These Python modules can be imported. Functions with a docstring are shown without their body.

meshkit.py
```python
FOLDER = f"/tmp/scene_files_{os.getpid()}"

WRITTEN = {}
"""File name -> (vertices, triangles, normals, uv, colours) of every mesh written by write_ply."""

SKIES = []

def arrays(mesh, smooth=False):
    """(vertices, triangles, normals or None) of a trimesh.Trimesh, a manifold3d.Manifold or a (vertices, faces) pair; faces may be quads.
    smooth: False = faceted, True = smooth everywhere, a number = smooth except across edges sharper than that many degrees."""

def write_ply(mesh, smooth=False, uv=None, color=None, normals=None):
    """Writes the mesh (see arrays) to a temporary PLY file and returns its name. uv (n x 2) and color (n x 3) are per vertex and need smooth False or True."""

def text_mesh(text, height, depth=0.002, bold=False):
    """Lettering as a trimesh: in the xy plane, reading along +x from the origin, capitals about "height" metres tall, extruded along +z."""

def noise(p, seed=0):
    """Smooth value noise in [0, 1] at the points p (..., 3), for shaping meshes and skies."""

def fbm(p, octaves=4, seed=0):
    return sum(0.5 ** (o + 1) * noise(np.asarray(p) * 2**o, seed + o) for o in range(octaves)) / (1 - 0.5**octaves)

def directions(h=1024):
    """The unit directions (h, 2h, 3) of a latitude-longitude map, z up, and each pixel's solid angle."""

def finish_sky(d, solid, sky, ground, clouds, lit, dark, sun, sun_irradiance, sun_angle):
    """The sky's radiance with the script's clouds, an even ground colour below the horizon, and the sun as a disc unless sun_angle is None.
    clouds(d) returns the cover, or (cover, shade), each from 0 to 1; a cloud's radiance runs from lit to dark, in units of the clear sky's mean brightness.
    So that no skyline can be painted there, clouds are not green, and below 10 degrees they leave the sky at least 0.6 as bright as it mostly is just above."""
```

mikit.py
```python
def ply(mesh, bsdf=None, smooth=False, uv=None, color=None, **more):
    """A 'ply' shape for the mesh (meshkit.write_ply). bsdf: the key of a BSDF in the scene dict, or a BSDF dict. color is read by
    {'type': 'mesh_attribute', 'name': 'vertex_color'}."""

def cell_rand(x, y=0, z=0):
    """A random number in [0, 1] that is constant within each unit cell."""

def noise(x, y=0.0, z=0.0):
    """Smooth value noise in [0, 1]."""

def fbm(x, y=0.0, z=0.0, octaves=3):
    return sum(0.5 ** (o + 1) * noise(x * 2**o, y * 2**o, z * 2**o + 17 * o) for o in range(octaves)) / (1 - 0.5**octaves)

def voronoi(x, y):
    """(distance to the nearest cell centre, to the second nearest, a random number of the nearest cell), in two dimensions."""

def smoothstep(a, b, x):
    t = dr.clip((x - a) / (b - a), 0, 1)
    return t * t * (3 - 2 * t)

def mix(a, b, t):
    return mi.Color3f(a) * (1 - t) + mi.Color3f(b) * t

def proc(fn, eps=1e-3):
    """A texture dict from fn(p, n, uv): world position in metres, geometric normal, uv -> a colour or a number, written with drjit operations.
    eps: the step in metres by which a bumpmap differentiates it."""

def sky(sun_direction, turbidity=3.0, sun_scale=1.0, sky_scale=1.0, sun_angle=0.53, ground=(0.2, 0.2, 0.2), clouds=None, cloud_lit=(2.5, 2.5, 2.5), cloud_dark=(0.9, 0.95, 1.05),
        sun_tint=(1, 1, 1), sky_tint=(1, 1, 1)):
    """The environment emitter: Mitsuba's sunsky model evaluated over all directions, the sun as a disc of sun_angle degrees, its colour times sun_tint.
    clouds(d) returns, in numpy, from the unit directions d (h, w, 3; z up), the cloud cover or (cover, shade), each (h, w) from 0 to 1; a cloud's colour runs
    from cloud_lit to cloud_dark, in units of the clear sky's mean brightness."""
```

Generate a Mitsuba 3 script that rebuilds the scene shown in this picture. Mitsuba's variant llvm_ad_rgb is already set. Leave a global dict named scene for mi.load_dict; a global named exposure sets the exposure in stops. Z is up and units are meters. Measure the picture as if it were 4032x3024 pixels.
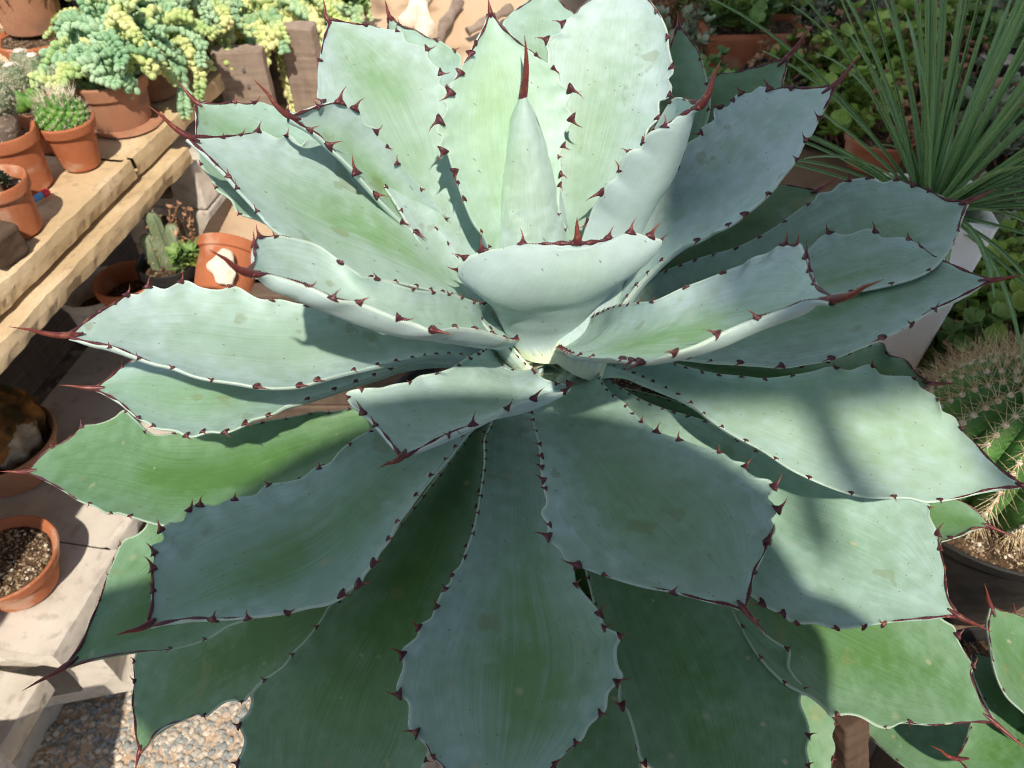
# A large blue-green agave in a cactus nursery, seen from above; benches with potted cacti behind it.
import math, random
import numpy as np, trimesh, manifold3d
import drjit as dr
import mitsuba as mi, mikit, meshkit
from mikit import proc, noise, fbm, voronoi, cell_rand, smoothstep, mix, ply
from scipy.spatial import cKDTree
T = mi.ScalarTransform4f
scene, labels = {}, {}
rng = np.random.default_rng(7)

# ---------------------------------------------------------------- camera, sky, exposure
EYE = np.array([-0.03198, -0.53465, 1.48117])            # hand-held phone, looking 45 degrees down
FWD = np.array([0, math.sqrt(.5), -math.sqrt(.5)])
scene['camera'] = {'type': 'thinlens', 'fov': 67.30, 'fov_axis': 'x', 'aperture_radius': 0.0012, 'focus_distance': 0.60,
                   'near_clip': 0.01, 'far_clip': 200.0,
                   'to_world': T().look_at(origin=EYE.tolist(), target=(EYE + FWD).tolist(), up=[0, 0, 1])}
SUN = np.array([.097, -.604, .81]); SUN /= np.linalg.norm(SUN)   # high, behind the photographer
def added_cloud(d):                                       # unseen bright broken cloud, added to lift the sky fill
    q = d[..., :2] / (d[..., 2:] + .25)
    f = meshkit.fbm(np.stack([q[..., 0] * 2.2, q[..., 1] * 2.2, 0 * q[..., 0]], -1), 5, 3)
    c = np.clip((f - .40) / .22, 0, 1)
    return c, np.clip((f - .62) / .3, 0, 1) * .6
scene['sky'] = mikit.sky(SUN, turbidity=3, sun_scale=.92, sun_tint=(.94, 1.0, 1.10), sky_tint=(1.06, 1.0, .95), sun_angle=1.0, clouds=added_cloud, cloud_lit=(2.5, 2.5, 2.5))
exposure = 2.08

# ---------------------------------------------------------------- helpers
def lerp(a, b, t): return np.asarray(a) + (np.asarray(b) - a) * t
def numbered(key):
    if key not in scene and key not in labels: return key
    n = 1
    while f'{key}_{n:03d}' in scene or f'{key}_{n:03d}' in labels: n += 1
    return f'{key}_{n:03d}'
def obj(name, mesh, bsdf, parent=None, smooth=30, uv=None, kind=None, to_world=None):
    key = numbered(parent + '__' + name if parent else name)
    d = mesh if isinstance(mesh, dict) else ply(mesh, bsdf, smooth=smooth, uv=uv)
    if isinstance(mesh, dict) and bsdf: d = {**d, 'bsdf': {'type': 'ref', 'id': bsdf}}
    if to_world is not None: d = {**d, 'to_world': to_world}
    scene[key] = d
    if kind: labels[key] = {'kind': kind}
    return key
def thing(name, label, cat, group=None):
    key = numbered(name)
    labels[key] = {'label': label, 'category': cat}
    if group: labels[key]['group'] = group
    return key
def tag(key, label, cat=None, group=None, kind=None):
    e = labels.setdefault(key, {}); e['label'] = label
    for k, v in (('category', cat), ('group', group), ('kind', kind)):
        if v: e[k] = v
    return key
def unit(v): v = np.asarray(v, float); return v / (np.linalg.norm(v, axis=-1, keepdims=True) + 1e-12)
def cat(ms): return trimesh.util.concatenate([m if isinstance(m, trimesh.Trimesh) else trimesh.Trimesh(*m, process=False) for m in ms])
def tube(pts, rad, sides=8, cap=True, flat=None):
    """swept tube; flat=(direction, factor) squashes the section along a direction"""
    p = np.asarray(pts, float); r = np.broadcast_to(np.asarray(rad, float), (len(p),))
    t = unit(np.gradient(p, axis=0))
    a = np.cross(t[0], [0, 0, 1.] if abs(t[0][2]) < .9 else [1., 0, 0]); A = []
    for k in range(len(p)):
        a = a - t[k] * (a @ t[k]); a = a / (np.linalg.norm(a) + 1e-12); A.append(a)
    A = np.array(A); B = np.cross(t, A); th = np.arange(sides) * 2 * np.pi / sides
    off = r[:, None, None] * (np.cos(th)[None, :, None] * A[:, None] + np.sin(th)[None, :, None] * B[:, None])
    if flat is not None:
        fd = unit(flat[0]); off = off - (1 - flat[1]) * (off @ fd)[..., None] * fd
    v = (p[:, None] + off).reshape(-1, 3); f = []
    i, j = np.meshgrid(np.arange(len(p) - 1), np.arange(sides), indexing='ij')
    a0 = i * sides + j; a1 = i * sides + (j + 1) % sides
    f = np.concatenate([np.stack([a0, a1, a1 + sides], -1).reshape(-1, 3), np.stack([a0, a1 + sides, a0 + sides], -1).reshape(-1, 3)])
    if cap:
        n = len(v); v = np.vstack([v, p[0], p[-1]]); k = np.arange(sides); m = (len(p) - 1) * sides
        f = np.vstack([f, np.stack([(k + 1) % sides, k, k * 0 + n], 1), np.stack([m + k, m + (k + 1) % sides, k * 0 + n + 1], 1)])
    return trimesh.Trimesh(v, f, process=False)
def lathe(prof, sides=40, wob=0, seed=0):
    """profile [(r, z)...] turned about z; profile may start and end on the axis"""
    pr = np.asarray(prof, float); th = np.arange(sides) * 2 * np.pi / sides
    R = pr[:, 0][:, None] * (1 + wob * np.sin(2 * th + seed)[None]); v = np.stack([R * np.cos(th), R * np.sin(th), np.broadcast_to(pr[:, 1][:, None], R.shape)], -1).reshape(-1, 3)
    i, j = np.meshgrid(np.arange(len(pr) - 1), np.arange(sides), indexing='ij')
    a0 = i * sides + j; a1 = i * sides + (j + 1) % sides
    f = np.concatenate([np.stack([a0, a1, a1 + sides], -1).reshape(-1, 3), np.stack([a0, a1 + sides, a0 + sides], -1).reshape(-1, 3)])
    m = trimesh.Trimesh(v, f, process=False)
    m.update_faces(m.area_faces > 1e-12)
    return m
def rbox(sx, sy, sz, r=.004, n=2):
    """box with rounded edges, centred"""
    c = np.array([sx, sy, sz]) / 2 - r
    s = [manifold3d.Manifold.sphere(r, 8 * n).translate((a * c[0], b * c[1], d * c[2])) for a in (-1, 1) for b in (-1, 1) for d in (-1, 1)]
    return mf(manifold3d.Manifold.batch_hull(s))
def mf(m):
    k = m.to_mesh(); return trimesh.Trimesh(np.array(k.vert_properties[:, :3], float), np.array(k.tri_verts), process=False)
def to_mf(m): return manifold3d.Manifold(manifold3d.Mesh(np.asarray(m.vertices, np.float32), np.asarray(m.faces, np.uint32)))
def frame(o, x, z=(0, 0, 1)):
    """4x4 with local x along x, local z near z, origin o"""
    x = unit(x); y = unit(np.cross(z, x)); z = np.cross(x, y); M = np.eye(4); M[:3, 0], M[:3, 1], M[:3, 2], M[:3, 3] = x, y, z, o
    return M
def moved(m, M): m = m.copy(); m.apply_transform(M); return m
def at(m, x, y, z, rz=0): return moved(m, trimesh.transformations.translation_matrix([x, y, z]) @ trimesh.transformations.rotation_matrix(rz, [0, 0, 1]))
def rough(m, amp, size, seed=0):
    n = trimesh.Trimesh(m.vertices, m.faces, process=False).vertex_normals; v = np.array(m.vertices)
    d = meshkit.fbm(v / size, 3, seed) - .5
    return trimesh.Trimesh(v + n * (d * 2 * amp)[:, None], m.faces, process=False)
def spline(P, n, closed=False):
    """centripetal Catmull-Rom through P, n samples evenly by arc length"""
    P = np.asarray(P, float); keep = np.r_[True, np.linalg.norm(np.diff(P, axis=0), axis=1) > 1e-5]; P = P[keep]
    Q = np.vstack([2 * P[0] - P[1], P, 2 * P[-1] - P[-2]]); out = []
    for i in range(1, len(Q) - 2):
        p0, p1, p2, p3 = Q[i - 1:i + 3]; t0 = 0; t1 = t0 + np.linalg.norm(p1 - p0) ** .5; t2 = t1 + np.linalg.norm(p2 - p1) ** .5; t3 = t2 + np.linalg.norm(p3 - p2) ** .5
        t = np.linspace(t1, t2, 12, endpoint=False)[:, None]
        a1 = (t1 - t) / (t1 - t0) * p0 + (t - t0) / (t1 - t0) * p1; a2 = (t2 - t) / (t2 - t1) * p1 + (t - t1) / (t2 - t1) * p2; a3 = (t3 - t) / (t3 - t2) * p2 + (t - t2) / (t3 - t2) * p3
        b1 = (t2 - t) / (t2 - t0) * a1 + (t - t0) / (t2 - t0) * a2; b2 = (t3 - t) / (t3 - t1) * a2 + (t - t1) / (t3 - t1) * a3
        out.append((t2 - t) / (t2 - t1) * b1 + (t - t1) / (t2 - t1) * b2)
    out = np.vstack(out + [P[-1:]]); s = np.r_[0, np.cumsum(np.linalg.norm(np.diff(out, axis=0), axis=1))]
    u = np.linspace(0, s[-1], n)
    return np.stack([np.interp(u, s, out[:, k]) for k in range(3)], -1)
def blur(A, sig):
    from scipy.ndimage import gaussian_filter1d
    A = np.asarray(A); n = len(A); k = int(3 * sig) + 1; k = min(k, n - 1)
    ext = np.concatenate([2 * A[:1] - A[k:0:-1], A, 2 * A[-1:] - A[-2:-k - 2:-1]])
    return gaussian_filter1d(ext, sig, axis=0)[k:k + n]
def two(b): return {'type': 'twosided', 'b': b}
def rgb(*c): return {'type': 'rgb', 'value': list(c)}

# ---------------------------------------------------------------- the agave: leaves (blades with wavy margins), teeth, spines
def leaf_material(green, bloom, level, spots=0.):
    green, bloom = mi.Color3f(green), mi.Color3f(bloom)
    def col(p, n, uv):
        i = dr.floor(uv.x / 4); u = uv.x - 4 * i; v = uv.y; under = v > 1
        w = dr.select(under, 2 - v, v)
        fib = fbm(w * 260 + noise(u * 3, i) * 2, u * 11 + i * 7.3, i, octaves=2); fib2 = noise(w * 60 + 3, u * 3.5 + i * 3.1)
        patch = fbm(p.x * 19 + i * 5.7, p.y * 19, p.z * 19, octaves=4); fine = fbm(p.x * 110 + i, p.y * 110, p.z * 110, octaves=3)
        rub = noise(i * 3.7 + .5); rub2 = noise(i * 5.3 + 9.5)            # each blade has its own rubbed patch in the bloom
        du, dw = (u - .50 - .3 * rub) / .26, (w - .35 - .3 * rub2) / .30
        zone = dr.exp(-(du * du + dw * dw) * .8) * (.25 + .9 * rub2) * smoothstep(.25, .6, patch * .7 + fib2 * .12 + fine * .25)
        b = dr.clip(level + .16 - zone + (patch - .5) * .6 + (fine - .5) * .6 + (fib2 - .5) * .10 + (fib - .5) * .24, 0, 1)
        b = dr.select(under, dr.clip(b * .3 + .70, 0, 1), b)
        c = green * (1 - b) + bloom * b
        c *= .90 + .07 * fib + .13 * fine
        base = smoothstep(.10, .02, u + (fib2 - .5) * .07)               # the pale unexposed leaf base
        c = mix(c, mi.Color3f(.60, .66, .45), base * .8)
        edge = smoothstep(.017, .006, dr.minimum(w, 1 - w)) * smoothstep(.35, .6, fib2 + .25)
        c = mix(c, mi.Color3f(.52, .62, .52), edge * .45)                # thin bloom-white margin
        if spots > 0:                                                 # corky flecks and old scars
            d1, d2, r = voronoi(p.x * 60 + p.z * 31 + i * 9, p.y * 60 + p.z * 23); warp = fbm(p.x * 300, p.y * 300, p.z * 300, octaves=2)
            fleck = smoothstep(.05 + .25 * cell_rand(r * 977.), .02, d1 + (warp - .5) * .16) * smoothstep(1 - spots, 1 - spots * .8, r)
            c = mix(c, mi.Color3f(.40, .37, .22), fleck * (.2 + .5 * cell_rand(r * 311.)))
            st = smoothstep(.70, .76, fbm(p.x * 46 + i, p.y * 46, p.z * 46 + 4, octaves=4))
            c = mix(c, mi.Color3f(.17, .20, .08), st * .4)
        e1, e2, er = voronoi(p.x * 210 + p.z * 120 + i * 5, p.y * 210 + p.z * 60)
        c = mix(c, mi.Color3f(.11, .10, .05), smoothstep(.16, .08, e1) * smoothstep(.97, .975, er) * .7)   # specks of dirt
        return c
    def bump(p, n, uv):
        i = dr.floor(uv.x / 4); u = uv.x - 4 * i; w = dr.select(uv.y > 1, 2 - uv.y, uv.y)
        return fbm(w * 160, u * 12 + i * 5, octaves=2) * .45 + fbm(p.x * 420, p.y * 420, p.z * 420, octaves=2) * .8
    return {'type': 'bumpmap', 'scale': .00022, 'arbitrary': proc(bump, eps=4e-4),
            'bsdf': two({'type': 'principled', 'base_color': proc(col), 'roughness': .56, 'specular': .38})}
scene['leaf_bloomy'] = leaf_material((.23, .38, .20), (.36, .475, .485), .78)
scene['leaf_pale'] = leaf_material((.25, .43, .17), (.39, .555, .515), .66)
scene['leaf_blue'] = leaf_material((.17, .32, .145), (.365, .49, .485), .75, .03)
scene['leaf_mid'] = leaf_material((.125, .255, .10), (.30, .44, .41), .66, .07)
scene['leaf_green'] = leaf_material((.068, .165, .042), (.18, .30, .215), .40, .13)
def horn(p, n, uv):
    k = uv.x; f = fbm(p.x * 300, p.y * 300, p.z * 300, octaves=2)
    c = mix(mi.Color3f(.060, .014, .022), mi.Color3f(.155, .032, .022), dr.clip(k * 1.6 - .2 + (f - .5), 0, 1))
    c = mix(c, mi.Color3f(.30, .085, .03), smoothstep(.75, 1.15, k) * .6)
    return mix(c, mi.Color3f(.26, .12, .07), smoothstep(.62, .8, f) * .5)
scene['horn'] = two({'type': 'principled', 'base_color': proc(horn), 'roughness': .42, 'specular': .45})
scene['horn_worn'] = two({'type': 'principled', 'base_color': proc(lambda p, n, uv: mix((.15, .075, .06), (.36, .22, .15), fbm(p.x * 260, p.y * 260, p.z * 260))), 'roughness': .6})

LEAVES = [
 ('b',0.01,0.03,0,1,(-19,15,1975),(-382,313,2469),(-389,335,2497),(0.56,-0.46,0.69),
  [-220,12,2221,-260,47,2279,-311,89,2340,-355,135,2388,-379,144,2405,-381,167,2416,-384,196,2429,-384,229,2441,-383,267,2454,-380,313,2468],
  [-155,128,2248,-169,175,2290,-184,285,2361,-194,287,2368,-191,308,2376,-197,317,2383,-215,329,2398,-218,346,2408,-235,342,2415,-253,338,2422,-262,355,2433,-283,348,2439,-316,337,2450,-341,328,2457],
  [-638,672,4902,-612,677,4915,-535,707,4869,-537,719,4889,-440,692,4817,-403,694,4828,-388,625,4759,-348,619,4762,-767,434,4873,-776,413,4860,-745,284,4802,-773,288,4814]),  # A1
 ('m',0.012,0.03,0,1,(-12,21,1964),(-310,549,2389),(-322,581,2415),(0.28,-0.50,0.82),
  [-189,190,2201,-243,274,2268,-293,410,2342,-308,478,2368],
  [-166,270,2242,-189,398,2313,-176,423,2321,-167,455,2332,-166,479,2341,-183,492,2349,-208,506,2359,-233,510,2365,-258,525,2374,-285,530,2380,-299,543,2386],
  [-584,1072,4766,-586,1078,4781,-428,1013,4721,-412,1017,4733,-353,974,4692,-333,977,4703]),  # A2
 ('g',0.012,0.03,0,1,(-10,22,1996),(-98,209,2515),(-102,221,2535),(0.40,-0.84,0.37),
  [-107,8,2223,-126,10,2255,-138,17,2283,-151,29,2321,-161,42,2351,-165,46,2362,-177,46,2370,-172,58,2385,-181,59,2392,-164,87,2419,-172,92,2429,-162,103,2437,-152,120,2451,-143,133,2460,-138,141,2467,-124,163,2482,-114,178,2493,-105,196,2505],
  [41,66,2183,19,70,2231,17,86,2275,19,97,2296,17,113,2329,25,122,2339,22,129,2354,36,144,2366,34,151,2378,24,154,2390,34,169,2404,15,172,2419,13,180,2430,0,183,2442,-15,185,2451,-31,189,2464,-46,191,2473,-65,195,2487,-85,204,2504],
  [-245,329,4967,-254,314,4961,-262,303,4949,-280,277,4931,-295,253,4912,-315,229,4896,-326,203,4871,-358,176,4853,-350,139,4804,-388,110,4783,-345,93,4735,-369,60,4710,-311,71,4672,-310,35,4644,-298,55,4632,-297,45,4630,-282,40,4585,-291,24,4578,-50,375,4919,-31,360,4912,6,365,4878,30,346,4867,63,339,4812,108,315,4796,70,295,4744,108,266,4723,47,241,4675,70,225,4667,35,218,4642,46,211,4644,38,193,4591,61,178,4585,34,175,4556,44,158,4547]),  # A3
 ('m',0.012,0.03,0,1,(-1,24,1976),(-12,476,2469),(-17,502,2495),(0.02,-0.74,0.68),
  [-10,214,2272,-31,294,2348,-77,389,2419,-81,405,2429,-69,419,2438,-51,434,2447,-31,449,2455],
  [15,214,2272,28,295,2348,48,415,2434,52,423,2438,35,437,2447,23,450,2455],
  []),  # A4
 ('b',0.012,0.03,0,1,(8,23,1986),(124,346,2530),(125,370,2563),(-0.29,-0.80,0.53),
  [2,86,2170,0,123,2241,-6,163,2300,-10,205,2355,-2,272,2431,-7,283,2440,1,289,2448,19,290,2456,22,300,2465,35,307,2475,45,308,2480,53,317,2489,69,322,2498],
  [92,76,2215,143,111,2302,164,143,2355,179,149,2369,181,168,2392,195,168,2397,200,179,2410,194,189,2419,202,194,2427,195,228,2456,194,244,2470,189,260,2482,177,282,2496,165,298,2506],
  [47,601,4932,9,603,4943,-8,570,4887,-51,571,4896,389,480,4934,412,472,4934,401,405,4869,424,392,4864,393,341,4801,413,325,4793,357,298,4737,366,274,4722]),  # A5
 ('d',0.012,0.03,0,1,(11,21,1966),(267,511,2385),(266,538,2404),(-0.28,-0.54,0.80),
  [191,272,2269,223,377,2329,242,450,2361],
  [299,288,2307,303,372,2344,300,400,2355,296,437,2366,282,477,2377],
  []),  # A6
 ('d',0.012,0.03,0,1,(18,16,1961),(470,441,2348),(527,491,2398),(-0.39,-0.36,0.85),
  [180,279,2218,240,386,2278,275,427,2301,285,443,2308,316,433,2313,340,438,2321,377,432,2328,406,434,2335,439,438,2342],
  [328,269,2271,399,311,2305,442,347,2324,453,379,2334,466,414,2343],
  [586,881,4618,570,896,4642]),  # A7
 ('b',0.014,0.03,0,1,(23,7,1974),(448,138,2427),(489,156,2477),(-0.68,-0.21,0.70),
  [120,50,2155,143,79,2194,188,99,2247,236,154,2304,241,172,2312,260,173,2326,262,187,2331,286,191,2348,289,217,2355,307,204,2364,324,223,2377,343,210,2386,358,215,2395,373,193,2399,386,189,2405,405,172,2412,428,154,2420],
  [164,-26,2182,214,-24,2236,232,-33,2251,255,-37,2271,275,-43,2287,296,-40,2305,318,-33,2322,338,-21,2339,350,-8,2350,370,10,2366,391,44,2384,401,52,2391,420,83,2406,438,110,2419],
  [592,424,4717,549,422,4723,652,443,4757,631,457,4779,738,397,4796,711,417,4825,522,363,4658,490,356,4660,626,423,4738,608,419,4743,801,353,4820,768,365,4841,835,158,4808,817,170,4827,789,94,4774,774,106,4794,745,29,4737,731,33,4749,661,-51,4666,650,-68,4658,593,-80,4609,580,-103,4595,546,-84,4570,544,-97,4566,465,-66,4503,453,-84,4493]),  # A8
 ('w',0.042,0.022,1,1,(24,1,1996),(209,9,2457),(231,19,2520),(-0.72,0.55,0.42),
  [60,49,2214,75,57,2264,83,49,2284,91,46,2310,105,45,2323,109,42,2349,118,37,2371,136,33,2381,141,27,2404,162,17,2422,186,15,2442],
  [91,114,2166,119,124,2232,144,124,2303,165,120,2356,177,107,2400,186,93,2428,198,50,2447],
  [323,33,4844,323,53,4872,274,62,4774,280,80,4800,213,88,4665,198,106,4692,234,75,4737,210,77,4748,168,97,4575,113,74,4561,131,104,4465,98,83,4453]),  # A9
 ('w',0.029,0.026,1,1,(6,-23,1988),(31,-126,2313),(29,-123,2353),(-0.03,0.90,0.42),
  [-69,0,2023,-82,-4,2062,-99,-27,2123,-128,-62,2188,-148,-98,2236,-137,-105,2267,-108,-110,2287,-78,-117,2297,-54,-116,2303,-14,-122,2309],
  [40,0,2023,66,-6,2074,97,-32,2147,131,-53,2211,159,-73,2261,165,-79,2284,143,-88,2297,115,-96,2309,76,-111,2309,51,-120,2310],
  [-209,-222,4576,-215,-190,4617,-99,-234,4608,-104,-205,4645,162,-218,4618,175,-197,4647,230,-193,4618,244,-164,4655,297,-171,4588,327,-144,4625,328,-156,4563,349,-145,4582,-275,-209,4534,-315,-202,4549,-288,-202,4495,-328,-201,4504]),  # B1
 ('b',0.017,0.026,0,1,(-24,-1,1980),(-382,-17,2453),(-424,-16,2509),(0.80,0.04,0.60),
  [-112,61,2095,-128,69,2132,-176,80,2219,-193,82,2245,-216,81,2279,-239,79,2309,-250,78,2326,-262,78,2353,-277,75,2374,-280,75,2387,-297,67,2401,-299,68,2421,-315,58,2432,-324,54,2441,-349,28,2448,-365,7,2451],
  [-145,31,2088,-183,28,2147,-207,29,2209,-233,22,2238,-249,19,2258,-276,14,2299,-303,9,2346,-320,5,2373,-335,1,2393,-349,-3,2417,-365,-10,2433],
  [-698,56,4897,-716,65,4914,-647,107,4881,-628,139,4921,-605,131,4847,-578,151,4876,-560,150,4773,-536,158,4790,-528,155,4712,-511,145,4710,-719,-15,4854,-692,-11,4866,-673,1,4792,-632,8,4807,-500,156,4652,-501,173,4677,-611,17,4699,-623,53,4744,-559,26,4610,-519,18,4611,-489,40,4506,-460,27,4502,-447,50,4454,-410,28,4440,-433,162,4557,-418,158,4561]),  # L3
 ('b',0.014,0.03,0,1,(-24,-3,1972),(-519,-58,2443),(-561,-59,2490),(0.68,0.08,0.73),
  [-118,11,2124,-189,58,2208,-259,104,2271,-333,119,2323,-388,89,2364,-397,54,2371,-415,70,2381,-426,41,2390,-448,42,2402,-456,24,2408,-471,-1,2417,-492,-29,2429,-510,-45,2438],
  [-138,-72,2150,-154,-77,2173,-198,-130,2231,-239,-166,2273,-287,-204,2315,-327,-204,2344,-356,-196,2363,-380,-196,2378,-405,-172,2391,-415,-161,2396,-439,-136,2408,-453,-118,2414,-475,-98,2424,-492,-82,2431,-509,-69,2438],
  [-973,-45,4851,-969,-41,4863,-934,10,4829,-921,17,4845,-902,71,4808,-890,88,4833,-835,126,4767,-828,137,4787,-953,-193,4850,-957,-192,4859,-911,-232,4830,-914,-219,4851,-881,-268,4817,-884,-258,4836,-817,-335,4787,-824,-327,4803]),  # L4
 ('m',0.012,0.03,0,1,(-23,8,1962),(-609,215,2366),(-640,233,2398),(0.51,-0.18,0.84),
  [-238,151,2196,-355,224,2276,-422,254,2310,-463,265,2327,-473,264,2330,-491,263,2336,-517,264,2345,-535,249,2348,-554,244,2354,-580,226,2359],
  [-184,15,2121,-326,-47,2207,-408,-39,2256,-464,-24,2286,-495,-23,2299,-508,-1,2308,-533,12,2320,-544,33,2326,-562,52,2335,-571,72,2340,-590,132,2353,-599,174,2359],
  [-1108,489,4707,-1088,496,4723,-1048,517,4692,-1024,530,4714,-946,528,4660,-938,541,4682,-1131,119,4674,-1135,123,4686,-1072,35,4643,-1081,37,4654,-990,-46,4599,-992,-43,4611]),  # L5
 ('b',0.022,0.03,0,1,(-15,-19,1973),(-339,-415,2473),(-362,-441,2521),(0.44,0.54,0.72),
  [-51,99,1975,-83,128,1992,-119,-122,2197,-147,-180,2258,-194,-275,2344,-231,-300,2380,-248,-319,2397,-267,-302,2400,-305,-276,2413,-328,-287,2430,-341,-295,2440,-351,-306,2445,-358,-316,2452,-355,-346,2458,-344,-385,2466],
  [-34,30,1975,-65,-220,2206,-96,-291,2284,-118,-325,2320,-139,-366,2356,-153,-405,2385,-172,-403,2394,-190,-404,2402,-231,-402,2423,-255,-412,2437,-277,-403,2443,-300,-403,2454,-323,-404,2463],
  [-710,-684,4914,-711,-664,4942,-710,-624,4898,-720,-609,4922,-687,-595,4882,-692,-591,4895,-572,-806,4895,-552,-802,4907,-515,-821,4876,-500,-813,4893,-462,-804,4846,-441,-800,4858,-380,-808,4805,-345,-813,4808,-306,-810,4770,-263,-822,4767]),  # L6
 ('b',0.018,0.03,0,1,(-22,-10,1954),(-661,-289,2275),(-716,-313,2311),(0.38,0.17,0.91),
  [-119,-38,2037,-183,-36,2078,-287,-59,2139,-351,-105,2177,-398,-127,2198,-423,-126,2206,-453,-139,2218,-493,-120,2228,-511,-137,2234,-536,-140,2241,-562,-129,2246,-582,-159,2253,-601,-156,2257,-610,-179,2260,-622,-182,2263,-627,-195,2265,-633,-208,2266,-650,-245,2271,-659,-274,2274],
  [-132,-104,2064,-187,-144,2106,-223,-183,2134,-254,-216,2155,-279,-243,2171,-310,-274,2189,-333,-299,2202,-355,-321,2212,-400,-340,2228,-432,-341,2237,-463,-343,2245,-485,-341,2250,-513,-331,2255,-540,-326,2259,-561,-319,2263,-598,-304,2268,-629,-300,2272],
  [-1249,-377,4527,-1236,-359,4554,-1204,-318,4514,-1197,-301,4540,-1128,-265,4494,-1123,-248,4519,-1266,-416,4533,-1266,-416,4541,-996,-249,4458,-973,-247,4469,-1288,-462,4539,-1271,-457,4552,-1211,-606,4537,-1210,-601,4551,-1123,-638,4525,-1128,-632,4539,-1032,-661,4510,-1040,-660,4520,-926,-686,4490,-935,-686,4499,-808,-680,4459,-780,-689,4458,-710,-641,4424,-682,-646,4428,-671,-604,4406,-645,-610,4409]),  # L7
 ('m',0.012,0.03,0,1,(-23,-6,1941),(-729,-204,2088),(-775,-215,2106),(0.19,0.05,0.98),
  [-188,-16,2017,-312,-64,2060,-462,-96,2088,-590,-133,2096,-665,-141,2095,-685,-143,2094,-701,-156,2092,-717,-183,2090],
  [-169,-50,2014,-233,-93,2040,-289,-142,2059,-342,-188,2074,-366,-207,2079,-399,-233,2085,-418,-243,2088,-435,-263,2090,-464,-278,2093,-469,-287,2094,-492,-304,2095,-520,-303,2096,-542,-313,2096,-571,-300,2096,-603,-295,2096,-617,-284,2095,-637,-273,2094,-676,-240,2092,-705,-221,2090],
  [-1401,-313,4184,-1403,-304,4202,-1422,-346,4182,-1420,-342,4194,-1217,-581,4191,-1229,-590,4191,-1274,-546,4189,-1286,-549,4195,-1092,-622,4193,-1077,-636,4188,-984,-608,4190,-966,-624,4183,-937,-574,4187,-913,-586,4184,-877,-530,4181,-861,-535,4185,-1050,-611,4192,-1041,-622,4190]),  # L8
 ('d',0.012,0.03,0,1,(-24,-5,1878),(-940,-193,1862),(-988,-201,1871),(-0.02,-0.00,1.00),
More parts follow.
